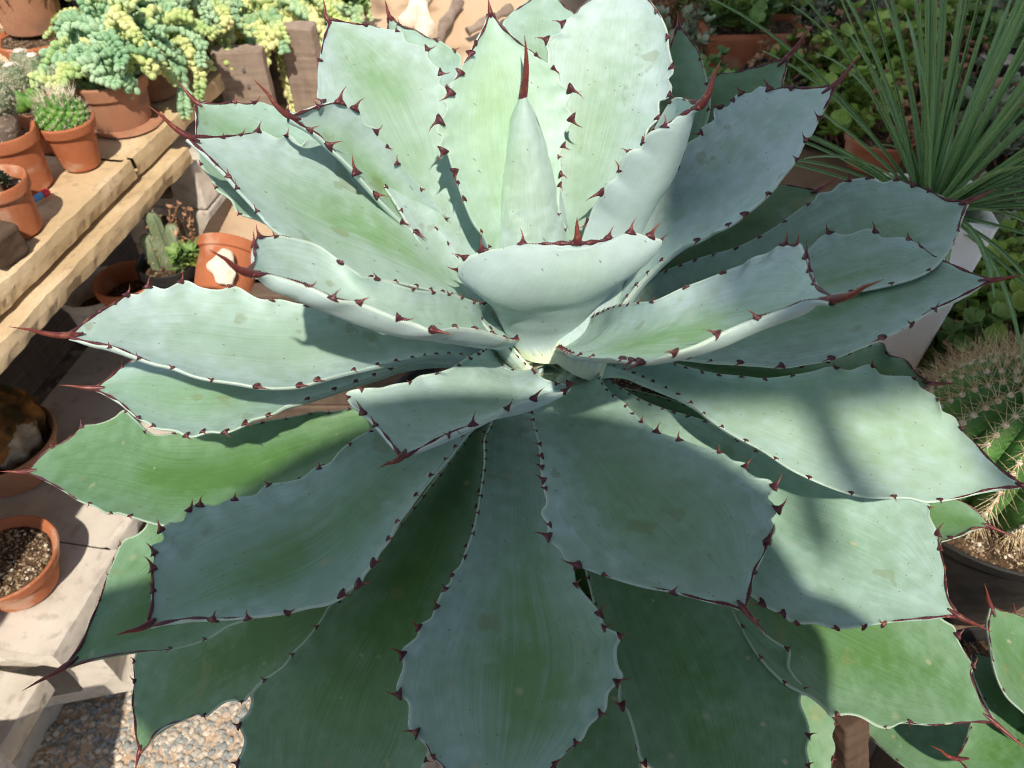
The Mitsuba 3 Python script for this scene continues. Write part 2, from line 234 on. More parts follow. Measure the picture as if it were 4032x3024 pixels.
  [-161,27,1904,-264,-27,1920,-378,-105,1929,-422,-109,1930,-462,-121,1930,-500,-128,1929,-570,-143,1926,-656,-144,1918,-715,-148,1910,-767,-103,1904,-802,-74,1898,-812,-89,1896,-839,-100,1890,-871,-100,1883,-884,-121,1879,-900,-136,1875,-917,-142,1871,-934,-161,1865],
  [-150,-12,1904,-239,-111,1919,-330,-185,1928,-427,-269,1930,-536,-332,1926,-617,-349,1918,-693,-325,1908,-722,-314,1904,-738,-314,1901,-771,-295,1896,-802,-281,1890,-834,-260,1884,-881,-230,1875],
  [-1742,-199,3767,-1745,-185,3790,-1829,-282,3742,-1839,-274,3759,-1773,-246,3758,-1768,-243,3769,-1596,-155,3798,-1601,-147,3814,-1477,-628,3802,-1482,-635,3803,-1394,-648,3815,-1384,-660,3812]),  # L9
 ('d',0.012,0.03,0,1,(-20,-14,1867),(-748,-537,1819),(-799,-581,1823),(-0.04,-0.03,1.00),
  [-160,-7,1887,-245,-69,1899,-338,-105,1905,-378,-125,1905,-406,-145,1905,-430,-154,1905,-458,-171,1903,-490,-175,1901,-501,-190,1900,-535,-202,1897,-554,-204,1895,-559,-217,1894,-580,-222,1892,-610,-237,1887,-635,-238,1884,-640,-248,1882,-639,-267,1880,-654,-278,1877,-683,-284,1872,-685,-307,1869,-689,-321,1866,-702,-331,1862,-720,-337,1858,-726,-369,1852,-728,-404,1847,-728,-442,1841,-732,-471,1835,-737,-509,1827],
  [-131,-58,1888,-229,-249,1905,-308,-371,1903,-399,-448,1893,-449,-490,1884,-494,-503,1877,-511,-514,1873,-531,-523,1868,-576,-531,1859,-611,-531,1852,-636,-530,1847,-702,-533,1831],
  [-1441,-682,3715,-1443,-677,3729,-1451,-739,3705,-1451,-736,3716,-1455,-799,3695,-1458,-795,3707,-1456,-874,3683,-1457,-871,3694,-1062,-1046,3737,-1063,-1055,3737,-1278,-492,3765,-1274,-465,3800,-1111,-414,3790,-1105,-398,3815,-986,-358,3802,-1008,-356,3813,-1367,-573,3743,-1388,-562,3762,-854,-306,3809,-848,-301,3823]),  # L10
 ('m',0.016,0.03,0,1,(-15,-19,1941),(-505,-615,2096),(-533,-639,2112),(0.12,0.15,0.98),
  [-102,-108,2000,-204,-212,2052,-293,-297,2081,-317,-334,2088,-329,-364,2092,-346,-371,2094,-361,-393,2097,-387,-402,2099,-408,-406,2100,-420,-426,2101,-438,-429,2102,-454,-434,2102,-468,-445,2103,-496,-442,2103,-504,-455,2103,-506,-470,2102,-522,-473,2102,-531,-479,2102,-523,-494,2102,-523,-501,2101,-535,-507,2101,-527,-523,2100,-523,-546,2099,-515,-569,2098,-509,-594,2097],
  [-69,-129,1998,-128,-247,2045,-146,-294,2059,-156,-321,2066,-176,-362,2076,-191,-395,2083,-208,-441,2090,-218,-463,2093,-222,-479,2095,-227,-495,2096,-238,-518,2099,-239,-525,2099,-252,-551,2101,-254,-560,2101,-273,-576,2102,-275,-582,2102,-289,-591,2103,-313,-596,2103,-338,-603,2103,-386,-609,2102,-427,-610,2100,-452,-609,2099,-480,-613,2098],
  [-1059,-962,4204,-1067,-944,4231,-1062,-1031,4201,-1080,-1016,4225,-1047,-1086,4199,-1067,-1064,4230,-1029,-1144,4197,-1036,-1130,4219,-854,-1220,4200,-842,-1206,4223,-772,-1217,4203,-772,-1206,4222,-676,-1206,4205,-655,-1201,4218,-1001,-900,4205,-993,-882,4232,-977,-886,4205,-970,-871,4229,-892,-863,4204,-886,-854,4222,-815,-812,4200,-824,-808,4212,-691,-742,4188,-690,-732,4206,-512,-1124,4203,-474,-1122,4213,-481,-1056,4198,-451,-1053,4210,-451,-982,4192,-437,-982,4201,-549,-1159,4205,-519,-1163,4210,-437,-930,4186,-428,-931,4195]),  # L11
 ('b',0.022,0.035,0,1,(-10,-22,1956),(-207,-426,2187),(-230,-465,2210),(0.20,0.41,0.89),
  [-87,29,1976,-117,-127,2096,-134,-171,2123,-160,-221,2147,-184,-241,2157,-201,-251,2162,-212,-269,2168,-236,-280,2173,-254,-291,2176,-277,-295,2179,-298,-304,2181,-290,-327,2183,-274,-343,2184,-252,-366,2185,-232,-392,2186],
  [21,20,1936,24,16,1936,-10,-7,1952,-21,-168,2082,-11,-187,2091,7,-193,2088,30,-184,2073,11,-240,2115,-12,-255,2128,-29,-281,2145,-50,-293,2153,-72,-319,2163,-91,-339,2170,-116,-360,2177,-150,-383,2182,-179,-408,2186],
  [-560,-593,4358,-572,-591,4368,-587,-631,4365,-602,-626,4378,-543,-691,4369,-562,-669,4399,-499,-739,4371,-512,-725,4394,-301,-767,4365,-315,-768,4372,-232,-721,4354,-226,-700,4383,-144,-637,4327,-126,-622,4351,-63,-566,4292,-33,-547,4319,31,-453,4209,71,-436,4234,60,-368,4147,96,-371,4152,13,-386,4176,31,-389,4181]),  # M
 ('d',0.012,0.03,0,1,(-11,-21,1828),(-355,-695,1690),(-369,-734,1687),(-0.08,-0.16,0.98),
  [-98,39,1826,-158,-109,1838,-213,-206,1835,-286,-323,1817,-345,-408,1794,-369,-418,1788,-382,-442,1780,-404,-471,1768,-423,-488,1759,-436,-506,1751,-455,-518,1743,-472,-527,1736,-488,-543,1726,-484,-554,1723,-489,-571,1715,-502,-581,1708,-496,-593,1704,-488,-606,1700,-492,-624,1691,-498,-635,1684,-489,-648,1680,-455,-671,1678],
  [-70,11,1828,-118,-80,1837,-115,-120,1838,-117,-176,1838,-121,-207,1837,-126,-251,1835,-128,-272,1833,-135,-309,1830,-145,-343,1825,-145,-426,1812,-171,-512,1790,-175,-590,1767,-187,-638,1749,-207,-672,1733,-262,-692,1713],
  [-1000,-1172,3412,-1025,-1164,3429,-994,-1274,3367,-1022,-1276,3374]),  # P1
 ('d',0.012,0.03,0,1,(-20,-14,1778),(-762,-536,1457),(-770,-565,1431),(-0.27,-0.19,0.94),
  [-165,-31,1761,-346,-148,1714,-523,-253,1645,-713,-314,1557,-805,-338,1507,-817,-360,1493,-818,-379,1486,-808,-408,1480,-802,-451,1467,-788,-482,1463,-778,-509,1459],
  [-116,-92,1762,-244,-260,1720,-356,-375,1670,-454,-441,1624,-520,-464,1593,-538,-481,1581,-553,-493,1571,-565,-486,1568,-588,-486,1559,-608,-495,1547,-625,-504,1536,-643,-497,1530,-675,-502,1513,-705,-504,1498,-734,-514,1480,-744,-530,1469],
  [-1636,-753,2973,-1651,-744,2991,-1616,-816,2960,-1632,-808,2976,-1106,-986,3142,-1107,-999,3138,-1255,-1006,3071,-1248,-1019,3066]),  # P2
 ('m',0.012,0.035,0,1,(-3,-24,1884),(-82,-757,1884),(-85,-787,1888),(0.00,0.00,1.00),
  [-78,-18,1885,-103,-131,1916,-112,-167,1924,-110,-217,1932,-113,-272,1939,-120,-350,1944,-126,-385,1944,-136,-419,1943,-143,-440,1942,-154,-452,1942,-155,-465,1941,-164,-475,1940,-174,-499,1937,-177,-510,1936,-181,-522,1935,-199,-533,1933,-198,-546,1931,-220,-568,1927,-215,-588,1924,-222,-618,1917,-204,-636,1914,-202,-664,1907,-191,-675,1905,-176,-688,1902,-171,-697,1899,-156,-709,1896,-133,-734,1890],
  [-6,-33,1887,-25,-89,1904,-22,-128,1914,-15,-174,1923,-10,-264,1937,-5,-322,1942,4,-380,1944,20,-422,1944,28,-440,1943,31,-466,1942,42,-485,1941,58,-505,1939,66,-521,1938,69,-535,1936,91,-548,1935,83,-565,1933,83,-591,1929,89,-603,1927,81,-613,1925,67,-625,1922,62,-646,1918,49,-657,1915,38,-666,1913,29,-681,1909,16,-690,1907,2,-700,1903,-11,-713,1900,-38,-735,1892],
  [-307,-905,3883,-307,-899,3897,-328,-949,3880,-338,-941,3896,-349,-1003,3874,-360,-992,3893,-397,-1066,3866,-416,-1053,3887,-438,-1147,3852,-473,-1136,3872,-435,-1245,3833,-474,-1243,3844,-387,-1345,3810,-423,-1343,3820,-335,-1400,3797,-345,-1398,3807,58,-893,3886,54,-896,3891,70,-946,3883,83,-936,3902,127,-1030,3877,148,-1010,3905,137,-1069,3873,154,-1065,3886,181,-1096,3870,198,-1089,3886,164,-1223,3850,200,-1218,3865,110,-1303,3833,136,-1309,3835,45,-1371,3816,64,-1374,3821,-12,-1416,3802,8,-1408,3818]),  # Q
 ('m',0.014,0.04,0,1,(9,-22,1940),(237,-567,2048),(256,-610,2058),(-0.07,0.17,0.98),
  [-24,6,1925,-33,-167,2002,-28,-228,2025,-22,-273,2038,-20,-308,2047,-19,-357,2056,-16,-386,2060,-14,-410,2062,-22,-427,2063,-13,-449,2065,-14,-472,2065,2,-489,2066,9,-504,2065,23,-513,2065,49,-524,2064,73,-532,2062,107,-542,2060,145,-548,2057,189,-559,2053,219,-564,2050],
  [75,30,1939,93,-31,1969,95,-89,1994,105,-140,2014,121,-175,2028,136,-215,2040,155,-255,2051,176,-275,2056,198,-287,2059,228,-306,2062,254,-316,2064,267,-333,2065,286,-339,2065,283,-354,2066,289,-365,2066,315,-371,2065,317,-385,2065,303,-401,2065,313,-422,2063,300,-437,2062,303,-454,2061,288,-473,2059,280,-491,2057,262,-516,2055,248,-550,2050],
  [-29,-944,4131,-71,-937,4147,43,-1023,4130,0,-1017,4144,-25,-897,4130,-40,-895,4141,117,-1054,4126,134,-1062,4127,301,-1098,4114,311,-1089,4132,-42,-564,4081,-61,-565,4088,-40,-617,4093,-63,-617,4101,-39,-678,4104,-63,-672,4119,-36,-737,4114,-64,-725,4134,-32,-772,4119,-48,-771,4129,331,-530,4106,342,-512,4132,395,-575,4117,392,-560,4140,291,-470,4091,296,-461,4108,254,-380,4065,257,-376,4077,580,-941,4119,599,-909,4159,572,-955,4118,589,-948,4133,525,-1032,4110,520,-1029,4122,623,-838,4127,654,-817,4156,632,-763,4130,656,-740,4161,569,-689,4131,591,-674,4154,501,-630,4127,501,-619,4147]),  # R
 ('g',0.012,0.03,0,1,(21,-12,1934),(683,-374,2058),(705,-387,2065),(-0.14,0.08,0.99),
  [95,59,1949,172,-15,1993,238,-84,2023,283,-119,2038,330,-137,2049,361,-147,2054,409,-146,2061,443,-140,2064,473,-131,2066,500,-143,2069,540,-130,2070,547,-154,2071,561,-158,2071,601,-162,2071,603,-184,2071,622,-207,2070,618,-236,2070,633,-248,2069,638,-279,2067,645,-297,2066,657,-331,2063,671,-356,2061],
  [95,-27,1968,176,-105,2009,233,-186,2035,254,-229,2044,282,-270,2053,315,-307,2060,356,-358,2067,429,-403,2071,506,-408,2071,522,-413,2070,540,-412,2069,580,-403,2067,633,-386,2063],
  [1084,-272,4141,1086,-259,4162,960,-268,4134,951,-256,4154,1202,-335,4143,1215,-330,4156]),  # S
 ('d',0.012,0.03,0,1,(24,-1,1901),(722,-43,1939),(774,-49,1943),(-0.05,0.00,1.00),
  [116,78,1932,266,11,1968,396,-27,1981,479,-39,1980,547,-11,1974,604,23,1966,662,51,1955,663,18,1955,693,13,1947,707,-25,1943],
  [130,32,1937,275,-41,1970,426,-112,1981,544,-139,1974,655,-98,1955],
  []),  # S2
 ('m',0.014,0.03,0,1,(18,-15,1890),(601,-498,1903),(640,-531,1910),(-0.01,0.01,1.00),
  [87,35,1896,187,-92,1936,287,-156,1952,322,-195,1956,357,-227,1957,376,-235,1956,398,-253,1956,422,-259,1955,444,-267,1953,477,-262,1951,507,-276,1948,532,-262,1947,547,-282,1943,574,-283,1940,589,-286,1938,590,-299,1936,622,-316,1929,615,-336,1927,618,-365,1923,613,-392,1919,609,-425,1915,598,-475,1908],
  [57,-5,1897,117,-194,1938,187,-362,1956,248,-461,1955,294,-501,1950,303,-510,1949,328,-523,1946,335,-531,1944,353,-533,1942,374,-531,1939,391,-536,1936,411,-536,1933,446,-530,1929,500,-518,1921,541,-511,1914,579,-504,1907],
  [945,-525,3903,935,-513,3924,1064,-524,3893,1044,-509,3917,845,-518,3909,834,-511,3924,887,-535,3907,882,-531,3919,1178,-572,3875,1209,-557,3899,763,-479,3913,763,-474,3927,1233,-744,3843,1251,-718,3878,1226,-792,3837,1232,-769,3868,1219,-850,3829,1218,-848,3840,687,-1064,3886,669,-1065,3893,802,-1072,3870,782,-1075,3875,892,-1060,3857,879,-1057,3869,946,-1048,3850,935,-1042,3864,649,-1042,3892,623,-1046,3897,597,-1011,3899,562,-1015,3904]),  # T
 ('m',0.014,0.03,0,1,(23,-6,1956),(631,-167,2274),(671,-181,2295),(-0.44,0.12,0.89),
  [99,57,2010,181,8,2084,238,11,2121,297,-6,2157,388,-12,2200,428,-6,2215,457,23,2222,473,28,2227,491,10,2234,527,13,2244,537,-21,2249,564,-31,2256,579,-64,2261,588,-93,2264,601,-117,2268,615,-141,2271],
  [93,-7,2020,152,-151,2094,188,-162,2118,206,-181,2132,234,-209,2152,271,-236,2174,294,-253,2187,324,-273,2202,353,-277,2213,380,-280,2223,416,-272,2234,453,-260,2244,491,-244,2252,532,-219,2260,567,-204,2266],
  [942,54,4453,931,74,4481,1060,9,4491,1051,29,4519,1131,-70,4513,1126,-55,4537,1154,-119,4521,1147,-113,4536,1081,-430,4523,1091,-420,4542,1002,-475,4508,989,-472,4519,906,-521,4487,877,-534,4483,768,-557,4449,742,-569,4446,640,-541,4400,613,-554,4395,548,-476,4352,528,-488,4348]),  # U
 ('b',0.02,0.03,0,1,(13,-20,1973),(276,-430,2450),(300,-465,2503),(-0.38,0.59,0.71),
  [56,51,1980,40,62,1968,91,-63,2133,118,-178,2242,138,-233,2292,167,-240,2317,194,-245,2336,220,-250,2355,238,-252,2366,250,-242,2368,266,-251,2382,278,-242,2385,285,-241,2389,291,-252,2393,300,-252,2398,296,-280,2407,292,-301,2413,280,-355,2426,275,-391,2436],
  [7,26,1957,18,-295,2247,36,-388,2328,49,-417,2354,62,-453,2382,77,-469,2395,101,-473,2410,133,-464,2417,162,-446,2419,192,-429,2419,220,-427,2431,237,-423,2435,254,-417,2438,267,-423,2444],
  [567,-482,4777,573,-461,4806,595,-504,4794,599,-487,4819,585,-597,4825,584,-576,4855,565,-683,4845,562,-667,4870,554,-754,4864,551,-748,4879,398,-857,4844,378,-848,4862,309,-902,4837,282,-899,4848,210,-944,4822,188,-948,4827,147,-931,4784,115,-947,4776,132,-915,4771,111,-928,4765,118,-888,4750,104,-898,4749]),  # V
 ('m',0.014,0.03,0,1,(24,1,1956),(676,27,2286),(718,28,2310),(-0.45,-0.02,0.89),
  [107,70,2034,188,75,2095,264,67,2143,330,54,2179,368,61,2197,406,79,2213,444,104,2228,468,115,2237,477,130,2240,497,128,2246,516,144,2252,535,148,2257,561,142,2264,578,119,2268,599,121,2273,617,100,2276,637,74,2280,654,41,2282],
  [140,-12,2058,309,-91,2165,493,-141,2242,559,-132,2261,597,-101,2270,633,-51,2278,649,-21,2281],
  [1055,292,4511,1051,307,4534,1126,279,4529,1123,290,4549,1198,243,4545,1190,255,4567,1238,194,4553,1224,212,4580,1274,148,4559,1265,159,4579,1278,-79,4559,1280,-75,4571,1239,-139,4550,1241,-138,4560]),  # W
 ('d',0.012,0.03,0,1,(21,12,1947),(552,306,2140),(604,333,2158),(-0.26,-0.15,0.95),
  [128,117,2041,216,149,2084,348,227,2127,392,238,2134,439,291,2140,484,324,2142,521,318,2141],
  [192,68,2058,323,78,2104,431,127,2131,498,191,2140,542,272,2141],
  []),  # X
 ('d',0.012,0.03,0,1,(20,-14,1817),(759,-542,1619),(809,-591,1606),(0.17,-0.12,0.98),
  [122,34,1818,286,-139,1806,480,-286,1761,648,-341,1708,717,-387,1676,739,-397,1666,736,-416,1662,748,-445,1650,754,-459,1644,745,-470,1644,745,-497,1637,751,-525,1627],
  [89,-18,1818,187,-219,1810,295,-392,1781,340,-497,1759,379,-536,1743,417,-550,1731,426,-556,1728,439,-566,1722,445,-575,1719,479,-569,1710,501,-571,1703,528,-582,1692,548,-582,1686,574,-571,1680,603,-569,1670,634,-567,1660,672,-560,1648,719,-551,1632],
  [1475,-812,3328,1502,-794,3355,1507,-914,3290,1521,-896,3316,916,-1145,3431,899,-1161,3423,1086,-1163,3375,1089,-1173,3373]),  # Y
 ('d',0.012,0.03,0,1,(9,-22,1822),(276,-706,1675),(283,-742,1670),(0.07,-0.18,0.98),
  [5,-22,1822,33,-202,1830,64,-383,1812,88,-494,1786,105,-549,1768,103,-568,1762,115,-582,1756,123,-605,1746,128,-629,1737,130,-642,1731,148,-655,1723,177,-677,1708,219,-698,1691],
  [62,4,1822,183,-230,1825,273,-367,1799,334,-424,1779,360,-461,1764,382,-474,1757,396,-482,1752,390,-505,1745,396,-518,1739,408,-533,1731,400,-555,1723,409,-583,1709,409,-600,1702,401,-618,1695,403,-638,1684,386,-661,1676,329,-692,1671],
  [785,-961,3507,797,-953,3523,810,-1082,3457,837,-1074,3473,818,-1199,3404,843,-1195,3416,806,-1276,3369,824,-1271,3382,218,-1151,3518,182,-1136,3540,273,-1294,3455,249,-1294,3465]),  # P3
 ('d',0.012,0.03,0,1,(14,-19,1750),(490,-655,1385),(502,-688,1369),(0.25,-0.33,0.91),
  [114,-168,1711,276,-404,1602,389,-534,1503,437,-609,1440],
  [210,-138,1701,420,-370,1571,507,-441,1505,544,-476,1471,556,-487,1460,546,-507,1452,551,-525,1440,540,-551,1428,530,-611,1395],
  []),  # Y2
 ('d',0.012,0.03,0,1,(23,-7,1850),(824,-241,1760),(867,-262,1754),(0.10,-0.03,0.99),
  [206,-4,1871,454,-118,1862,622,-170,1830,710,-194,1805,768,-195,1785,808,-211,1770],
  [198,-67,1871,425,-237,1862,577,-304,1831,677,-311,1804,700,-300,1798,748,-278,1784,791,-254,1771],
  []),  # Z
 ('d',0.012,0.03,0,1,(2,-24,1750),(57,-685,1444),(51,-723,1428),(0.03,-0.42,0.91),
  [-70,38,1757,-25,-266,1698,-3,-488,1595,-20,-615,1509],
  [9,38,1757,107,-264,1695,140,-472,1598,158,-550,1546,160,-612,1499],
  []),  # P4
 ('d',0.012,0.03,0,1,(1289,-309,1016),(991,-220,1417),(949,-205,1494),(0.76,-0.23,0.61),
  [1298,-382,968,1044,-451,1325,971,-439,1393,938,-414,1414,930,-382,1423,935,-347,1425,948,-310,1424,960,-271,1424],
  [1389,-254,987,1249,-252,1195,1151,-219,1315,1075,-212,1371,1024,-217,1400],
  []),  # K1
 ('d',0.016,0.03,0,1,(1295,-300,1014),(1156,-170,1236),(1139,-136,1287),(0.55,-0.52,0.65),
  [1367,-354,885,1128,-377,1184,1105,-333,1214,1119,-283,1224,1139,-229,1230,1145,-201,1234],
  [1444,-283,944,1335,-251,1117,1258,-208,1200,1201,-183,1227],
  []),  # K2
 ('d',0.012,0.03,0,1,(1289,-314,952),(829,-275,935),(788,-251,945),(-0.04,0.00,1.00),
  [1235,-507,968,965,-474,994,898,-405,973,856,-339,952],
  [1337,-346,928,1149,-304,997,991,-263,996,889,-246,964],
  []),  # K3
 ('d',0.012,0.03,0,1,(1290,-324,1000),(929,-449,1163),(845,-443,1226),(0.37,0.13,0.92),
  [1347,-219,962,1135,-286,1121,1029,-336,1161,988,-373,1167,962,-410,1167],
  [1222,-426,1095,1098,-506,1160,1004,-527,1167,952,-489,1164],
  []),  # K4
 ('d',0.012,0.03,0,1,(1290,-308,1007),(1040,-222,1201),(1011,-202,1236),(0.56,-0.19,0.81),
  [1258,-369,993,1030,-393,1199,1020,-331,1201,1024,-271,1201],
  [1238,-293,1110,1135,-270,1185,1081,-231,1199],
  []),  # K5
]


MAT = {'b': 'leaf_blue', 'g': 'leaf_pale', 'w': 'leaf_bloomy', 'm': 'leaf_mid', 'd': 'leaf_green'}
NS = 150
VS = np.concatenate([[0, .006, .018, .04, .075], np.linspace(.12, .88, 13), [.925, .96, .982, .994, 1]])
def horn_mesh(pts, rad, k0=0., k1=1., sides=8, flat=None):
    m = tube(pts, rad, sides, flat=flat); n = len(pts)
    uv = np.zeros((len(m.vertices), 2)); uv[:n * sides, 0] = np.repeat(np.linspace(k0, k1, n), sides); uv[-2:, 0] = (k0, k1)
    return m, uv
def join(parts):
    return cat([a for a, _ in parts]), np.vstack([b for _, b in parts])
agave = thing('agave', 'large blue-green agave rosette with broad spine-tipped leaves filling the picture', 'agave')
def build_leaf(plant, idx, mat, gut, wb, flip, th, B, Tp, S, N, E1, E2, teeth):
    B, Tp, S, N = (np.array(x, float) for x in (B, Tp, S, N)); B, Tp, S = B / 2000, Tp / 2000, S / 2000; N = unit(N)
    E1, E2 = np.array(E1, float).reshape(-1, 3) / 2000, np.array(E2, float).reshape(-1, 3) / 2000
    axis = unit(Tp - B); lat = unit(np.cross(axis, N))
    s = np.sign((E1.mean(0) - E2.mean(0)) @ lat); lat = lat * s
    c1, c2 = np.vstack([B + lat * wb, E1, Tp + lat * .0022]), np.vstack([B - lat * wb, E2, Tp - lat * .0022])
    e1, e2 = spline(c1, NS), spline(c2, NS)
    s1, s2 = blur(e1, 8), blur(e2, 8)
    s1[0], s2[0] = e1[0], e2[0]; taper = np.clip((np.arange(NS) - (NS - 14)) / 12, 0, 1)[:, None]
    s1, s2 = s1 * (1 - taper) + e1 * taper, s2 * (1 - taper) + e2 * taper
    w = np.linalg.norm(s1 - s2, axis=1); wm = w.max(); u = np.linspace(0, 1, NS)
    mid = (s1 + s2) / 2; tan = unit(np.gradient(blur(mid, 10), axis=0))
    nn = unit(np.cross(tan, s1 - s2)); nn = nn * np.sign(nn[NS // 2] @ N)
    for k in range(1, NS):
        if nn[k] @ nn[k - 1] < 0: nn[k] = -nn[k]
    if nn[NS // 2] @ N < 0: nn = -nn
    nn = unit(blur(nn, 10))
    V = VS[None, :, None]
    P = s1[:, None] * (1 - V) + s2[:, None] * V
    g1, g2 = np.clip(1 - VS / .22, 0, 1) ** 1.6, np.clip(1 - (1 - VS) / .22, 0, 1) ** 1.6
    P = P + (e1 - s1)[:, None] * g1[None, :, None] + (e2 - s2)[:, None] * g2[None, :, None]
    sag = gut * (w / wm) ** (1.7 if flip else .8) * np.clip(1.15 - u * .55, 0, 1)
    sd = np.broadcast_to(N, nn.shape) if flip else nn
    P = P - sd[:, None] * (sag[:, None] * (1 - np.abs(2 * VS - 1) ** 2.6)[None])[..., None]
    uvx = np.random.default_rng(idx + 50)
    wob = (meshkit.fbm(P.reshape(-1, 3) * 22 + idx, 2, idx) - .5).reshape(NS, -1)
    P = P + nn[:, None] * (wob * .006 * np.minimum(1, 6 * VS * (1 - VS) + .25)[None] * np.clip(u * 6, 0, 1)[:, None])[..., None]
    t0 = np.interp(u, [0, .12, .4, .8, 1], [.013, .0115, .008, .005, .004]) * th * np.clip(w / .03, .35, 1)
    prof = np.sqrt(np.clip(1 - (2 * VS - 1) ** 2, 0, 1))
    nr = unit(np.cross(np.gradient(P, axis=0), np.gradient(P, axis=1))); nr = nr * np.sign((nr * nn[:, None]).sum(-1).mean())
    low = P - nr * (.0012 + t0[:, None] * prof[None])[..., None]
    # one closed skin round the section: top v 0..1, underside 1..2
    ring = np.concatenate([P, (P[:, -1:] + low[:, -1:]) / 2 + unit(e2 - e1)[:, None] * .0005, low[:, ::-1], (P[:, :1] + low[:, :1]) / 2 - unit(e2 - e1)[:, None] * .0005, P[:, :1]], 1)
    vv = np.r_[VS, 1.0, 2 - VS[::-1], 2., 2.]; K = ring.shape[1]
    uv = np.stack([np.broadcast_to(u[:, None] + 4 * idx, (NS, K)), np.broadcast_to(vv, (NS, K))], -1).reshape(-1, 2)
    i, j = np.meshgrid(np.arange(NS - 1), np.arange(K - 1), indexing='ij'); a = i * K + j
    f = np.concatenate([np.stack([a, a + 1, a + K + 1], -1).reshape(-1, 3), np.stack([a, a + K + 1, a + K], -1).reshape(-1, 3)])
    m = trimesh.Trimesh(ring.reshape(-1, 3), f, process=False)
    c = m.triangles_center - (mid[np.minimum(f[:, 0] // K, NS - 1)] - nn[np.minimum(f[:, 0] // K, NS - 1)] * .004)
    if (m.face_normals * nn[f[:, 0] // K]).sum(1)[np.tile(np.arange(K - 1) < len(VS) - 1, NS - 1).tolist() * 2].mean() < 0: m.invert()
    key = obj('leaf', m, MAT[mat], plant, smooth=True, uv=uv)
    # terminal spine with its horny border running down both margins
    old = mat == 'd'
    d = S - Tp; ln = np.linalg.norm(d); up = nn[-1] * .12 * ln
    x = np.linspace(-.25, 1, 18)[:, None]
    d0 = unit(Tp - mid[-8]) * ln
    sp = Tp + x * (d * np.clip(x + .4, 0, 1) + d0 * (1 - np.clip(x + .4, 0, 1)))
    rad = np.interp(x[:, 0], [-.25, 0, .1, .5, 1], [.0010, .0030, .0030, .0017, .0001]) * (1.15 if flip else .62 + 6 * min(ln, .05))
    parts = [horn_mesh(sp, rad, .2, 1., 10)]
    for e in (e1, e2):
        k = NS - 1 - np.arange(0, 22 if not old else 26); k = k[k > 0]
        q = e[k] - N * .0014 if flip else e[k] + nr[k, 0 if e is e1 else -1] * .0004 - (nn[k]) * .0006
        if flip: q = q + unit(Tp - B) * .0006
        parts.append(horn_mesh(q[::1], np.linspace(.0021 if flip else .0012, .0003, len(k)) * (1 + .35 * np.sin(np.arange(len(k)) * .9 + idx)), .3, 0., 6))
    hm, huv = join(parts)
    obj('terminal_spine', hm, 'horn', key, smooth=True, uv=huv)
    # teeth: the large ones, each with its own base and point, then small ones along the bare margin
    small = []
    r_ = np.random.default_rng(idx); G = np.array(teeth, float).reshape(-1, 2, 3) / 4000
    def tooth(base, tip, tk, nv, hook, fat=1.):
        d = tip - base; size = np.linalg.norm(d); di = d / size; x = np.linspace(0, 1, 9)[:, None]
        tk = unit(tk - di * (tk @ di)); b0 = base - di * .0016
        pts = b0 + (d + di * .0016) * x + tk * hook * size * (np.sin(np.pi * x) * .16 + 0 * x)
        bm = horn_mesh(pts, (.0009 + size * .125) * fat * np.array([1.25, 1.0, .66, .46, .34, .24, .16, .09, .02]), 0, r_.uniform(.7, 1.3), 8)
        q = bm[0].vertices - b0; k_ = 1 + 1.1 * np.clip(1 - (q @ di) / (size * .38), 0, 1)
        bm[0].vertices = b0 + q + tk * ((q @ tk) * (k_ - 1))[:, None]
        return bm
    for bs, tp in G:
        e = e1 if np.linalg.norm(e1 - bs, axis=1).min() < np.linalg.norm(e2 - bs, axis=1).min() else e2
        k = int(np.argmin(np.linalg.norm(e - bs, axis=1))); k = min(max(k, 2), NS - 3); tk = unit(e[k + 2] - e[k - 2])
        tp = tp + (e[k] - bs) * .6; bm = tooth(e[k], tp, tk, nn[k], r_.choice([-1, 1]))
        obj('tooth', bm[0], 'horn', key, smooth=True, uv=bm[1])
    for e, sm in ((e1, s1), (e2, s2)):
        out = unit(sm - (s1 + s2) / 2); arc = np.r_[0, np.cumsum(np.linalg.norm(np.diff(e, axis=0), axis=1))]; last = -1.; k = 8
        while k < NS - 18:
            gap = np.interp(u[k], [0, .35, .6, 1], [.007, .013, .026, .034]); far = len(G) == 0 or np.linalg.norm(G[:, 0] - e[k], axis=1).min() > gap * .8
            if far and arc[k] - last > gap:
                sz_ = np.interp(u[k], [0, .12, .4, 1], [.0016, .0022, .0036, .0048]) * r_.uniform(.7, 1.25); tk = unit(e[k + 2] - e[k - 2]); o = unit(out[k] - tk * (out[k] @ tk))
                small.append(tooth(e[k], e[k] + unit(o + nn[k] * r_.uniform(0, .5) + tk * r_.uniform(-.5, .5)) * sz_, tk, nn[k], r_.choice([-1, 1]), .8)); last = arc[k]
            k += 1
    if small:
        sm_, suv = join(small); obj('small_teeth', sm_, 'horn', key, smooth=True, uv=suv, kind='stuff')
    return key
for i, l in enumerate(LEAVES[:-5]): build_leaf(agave, i, *l)

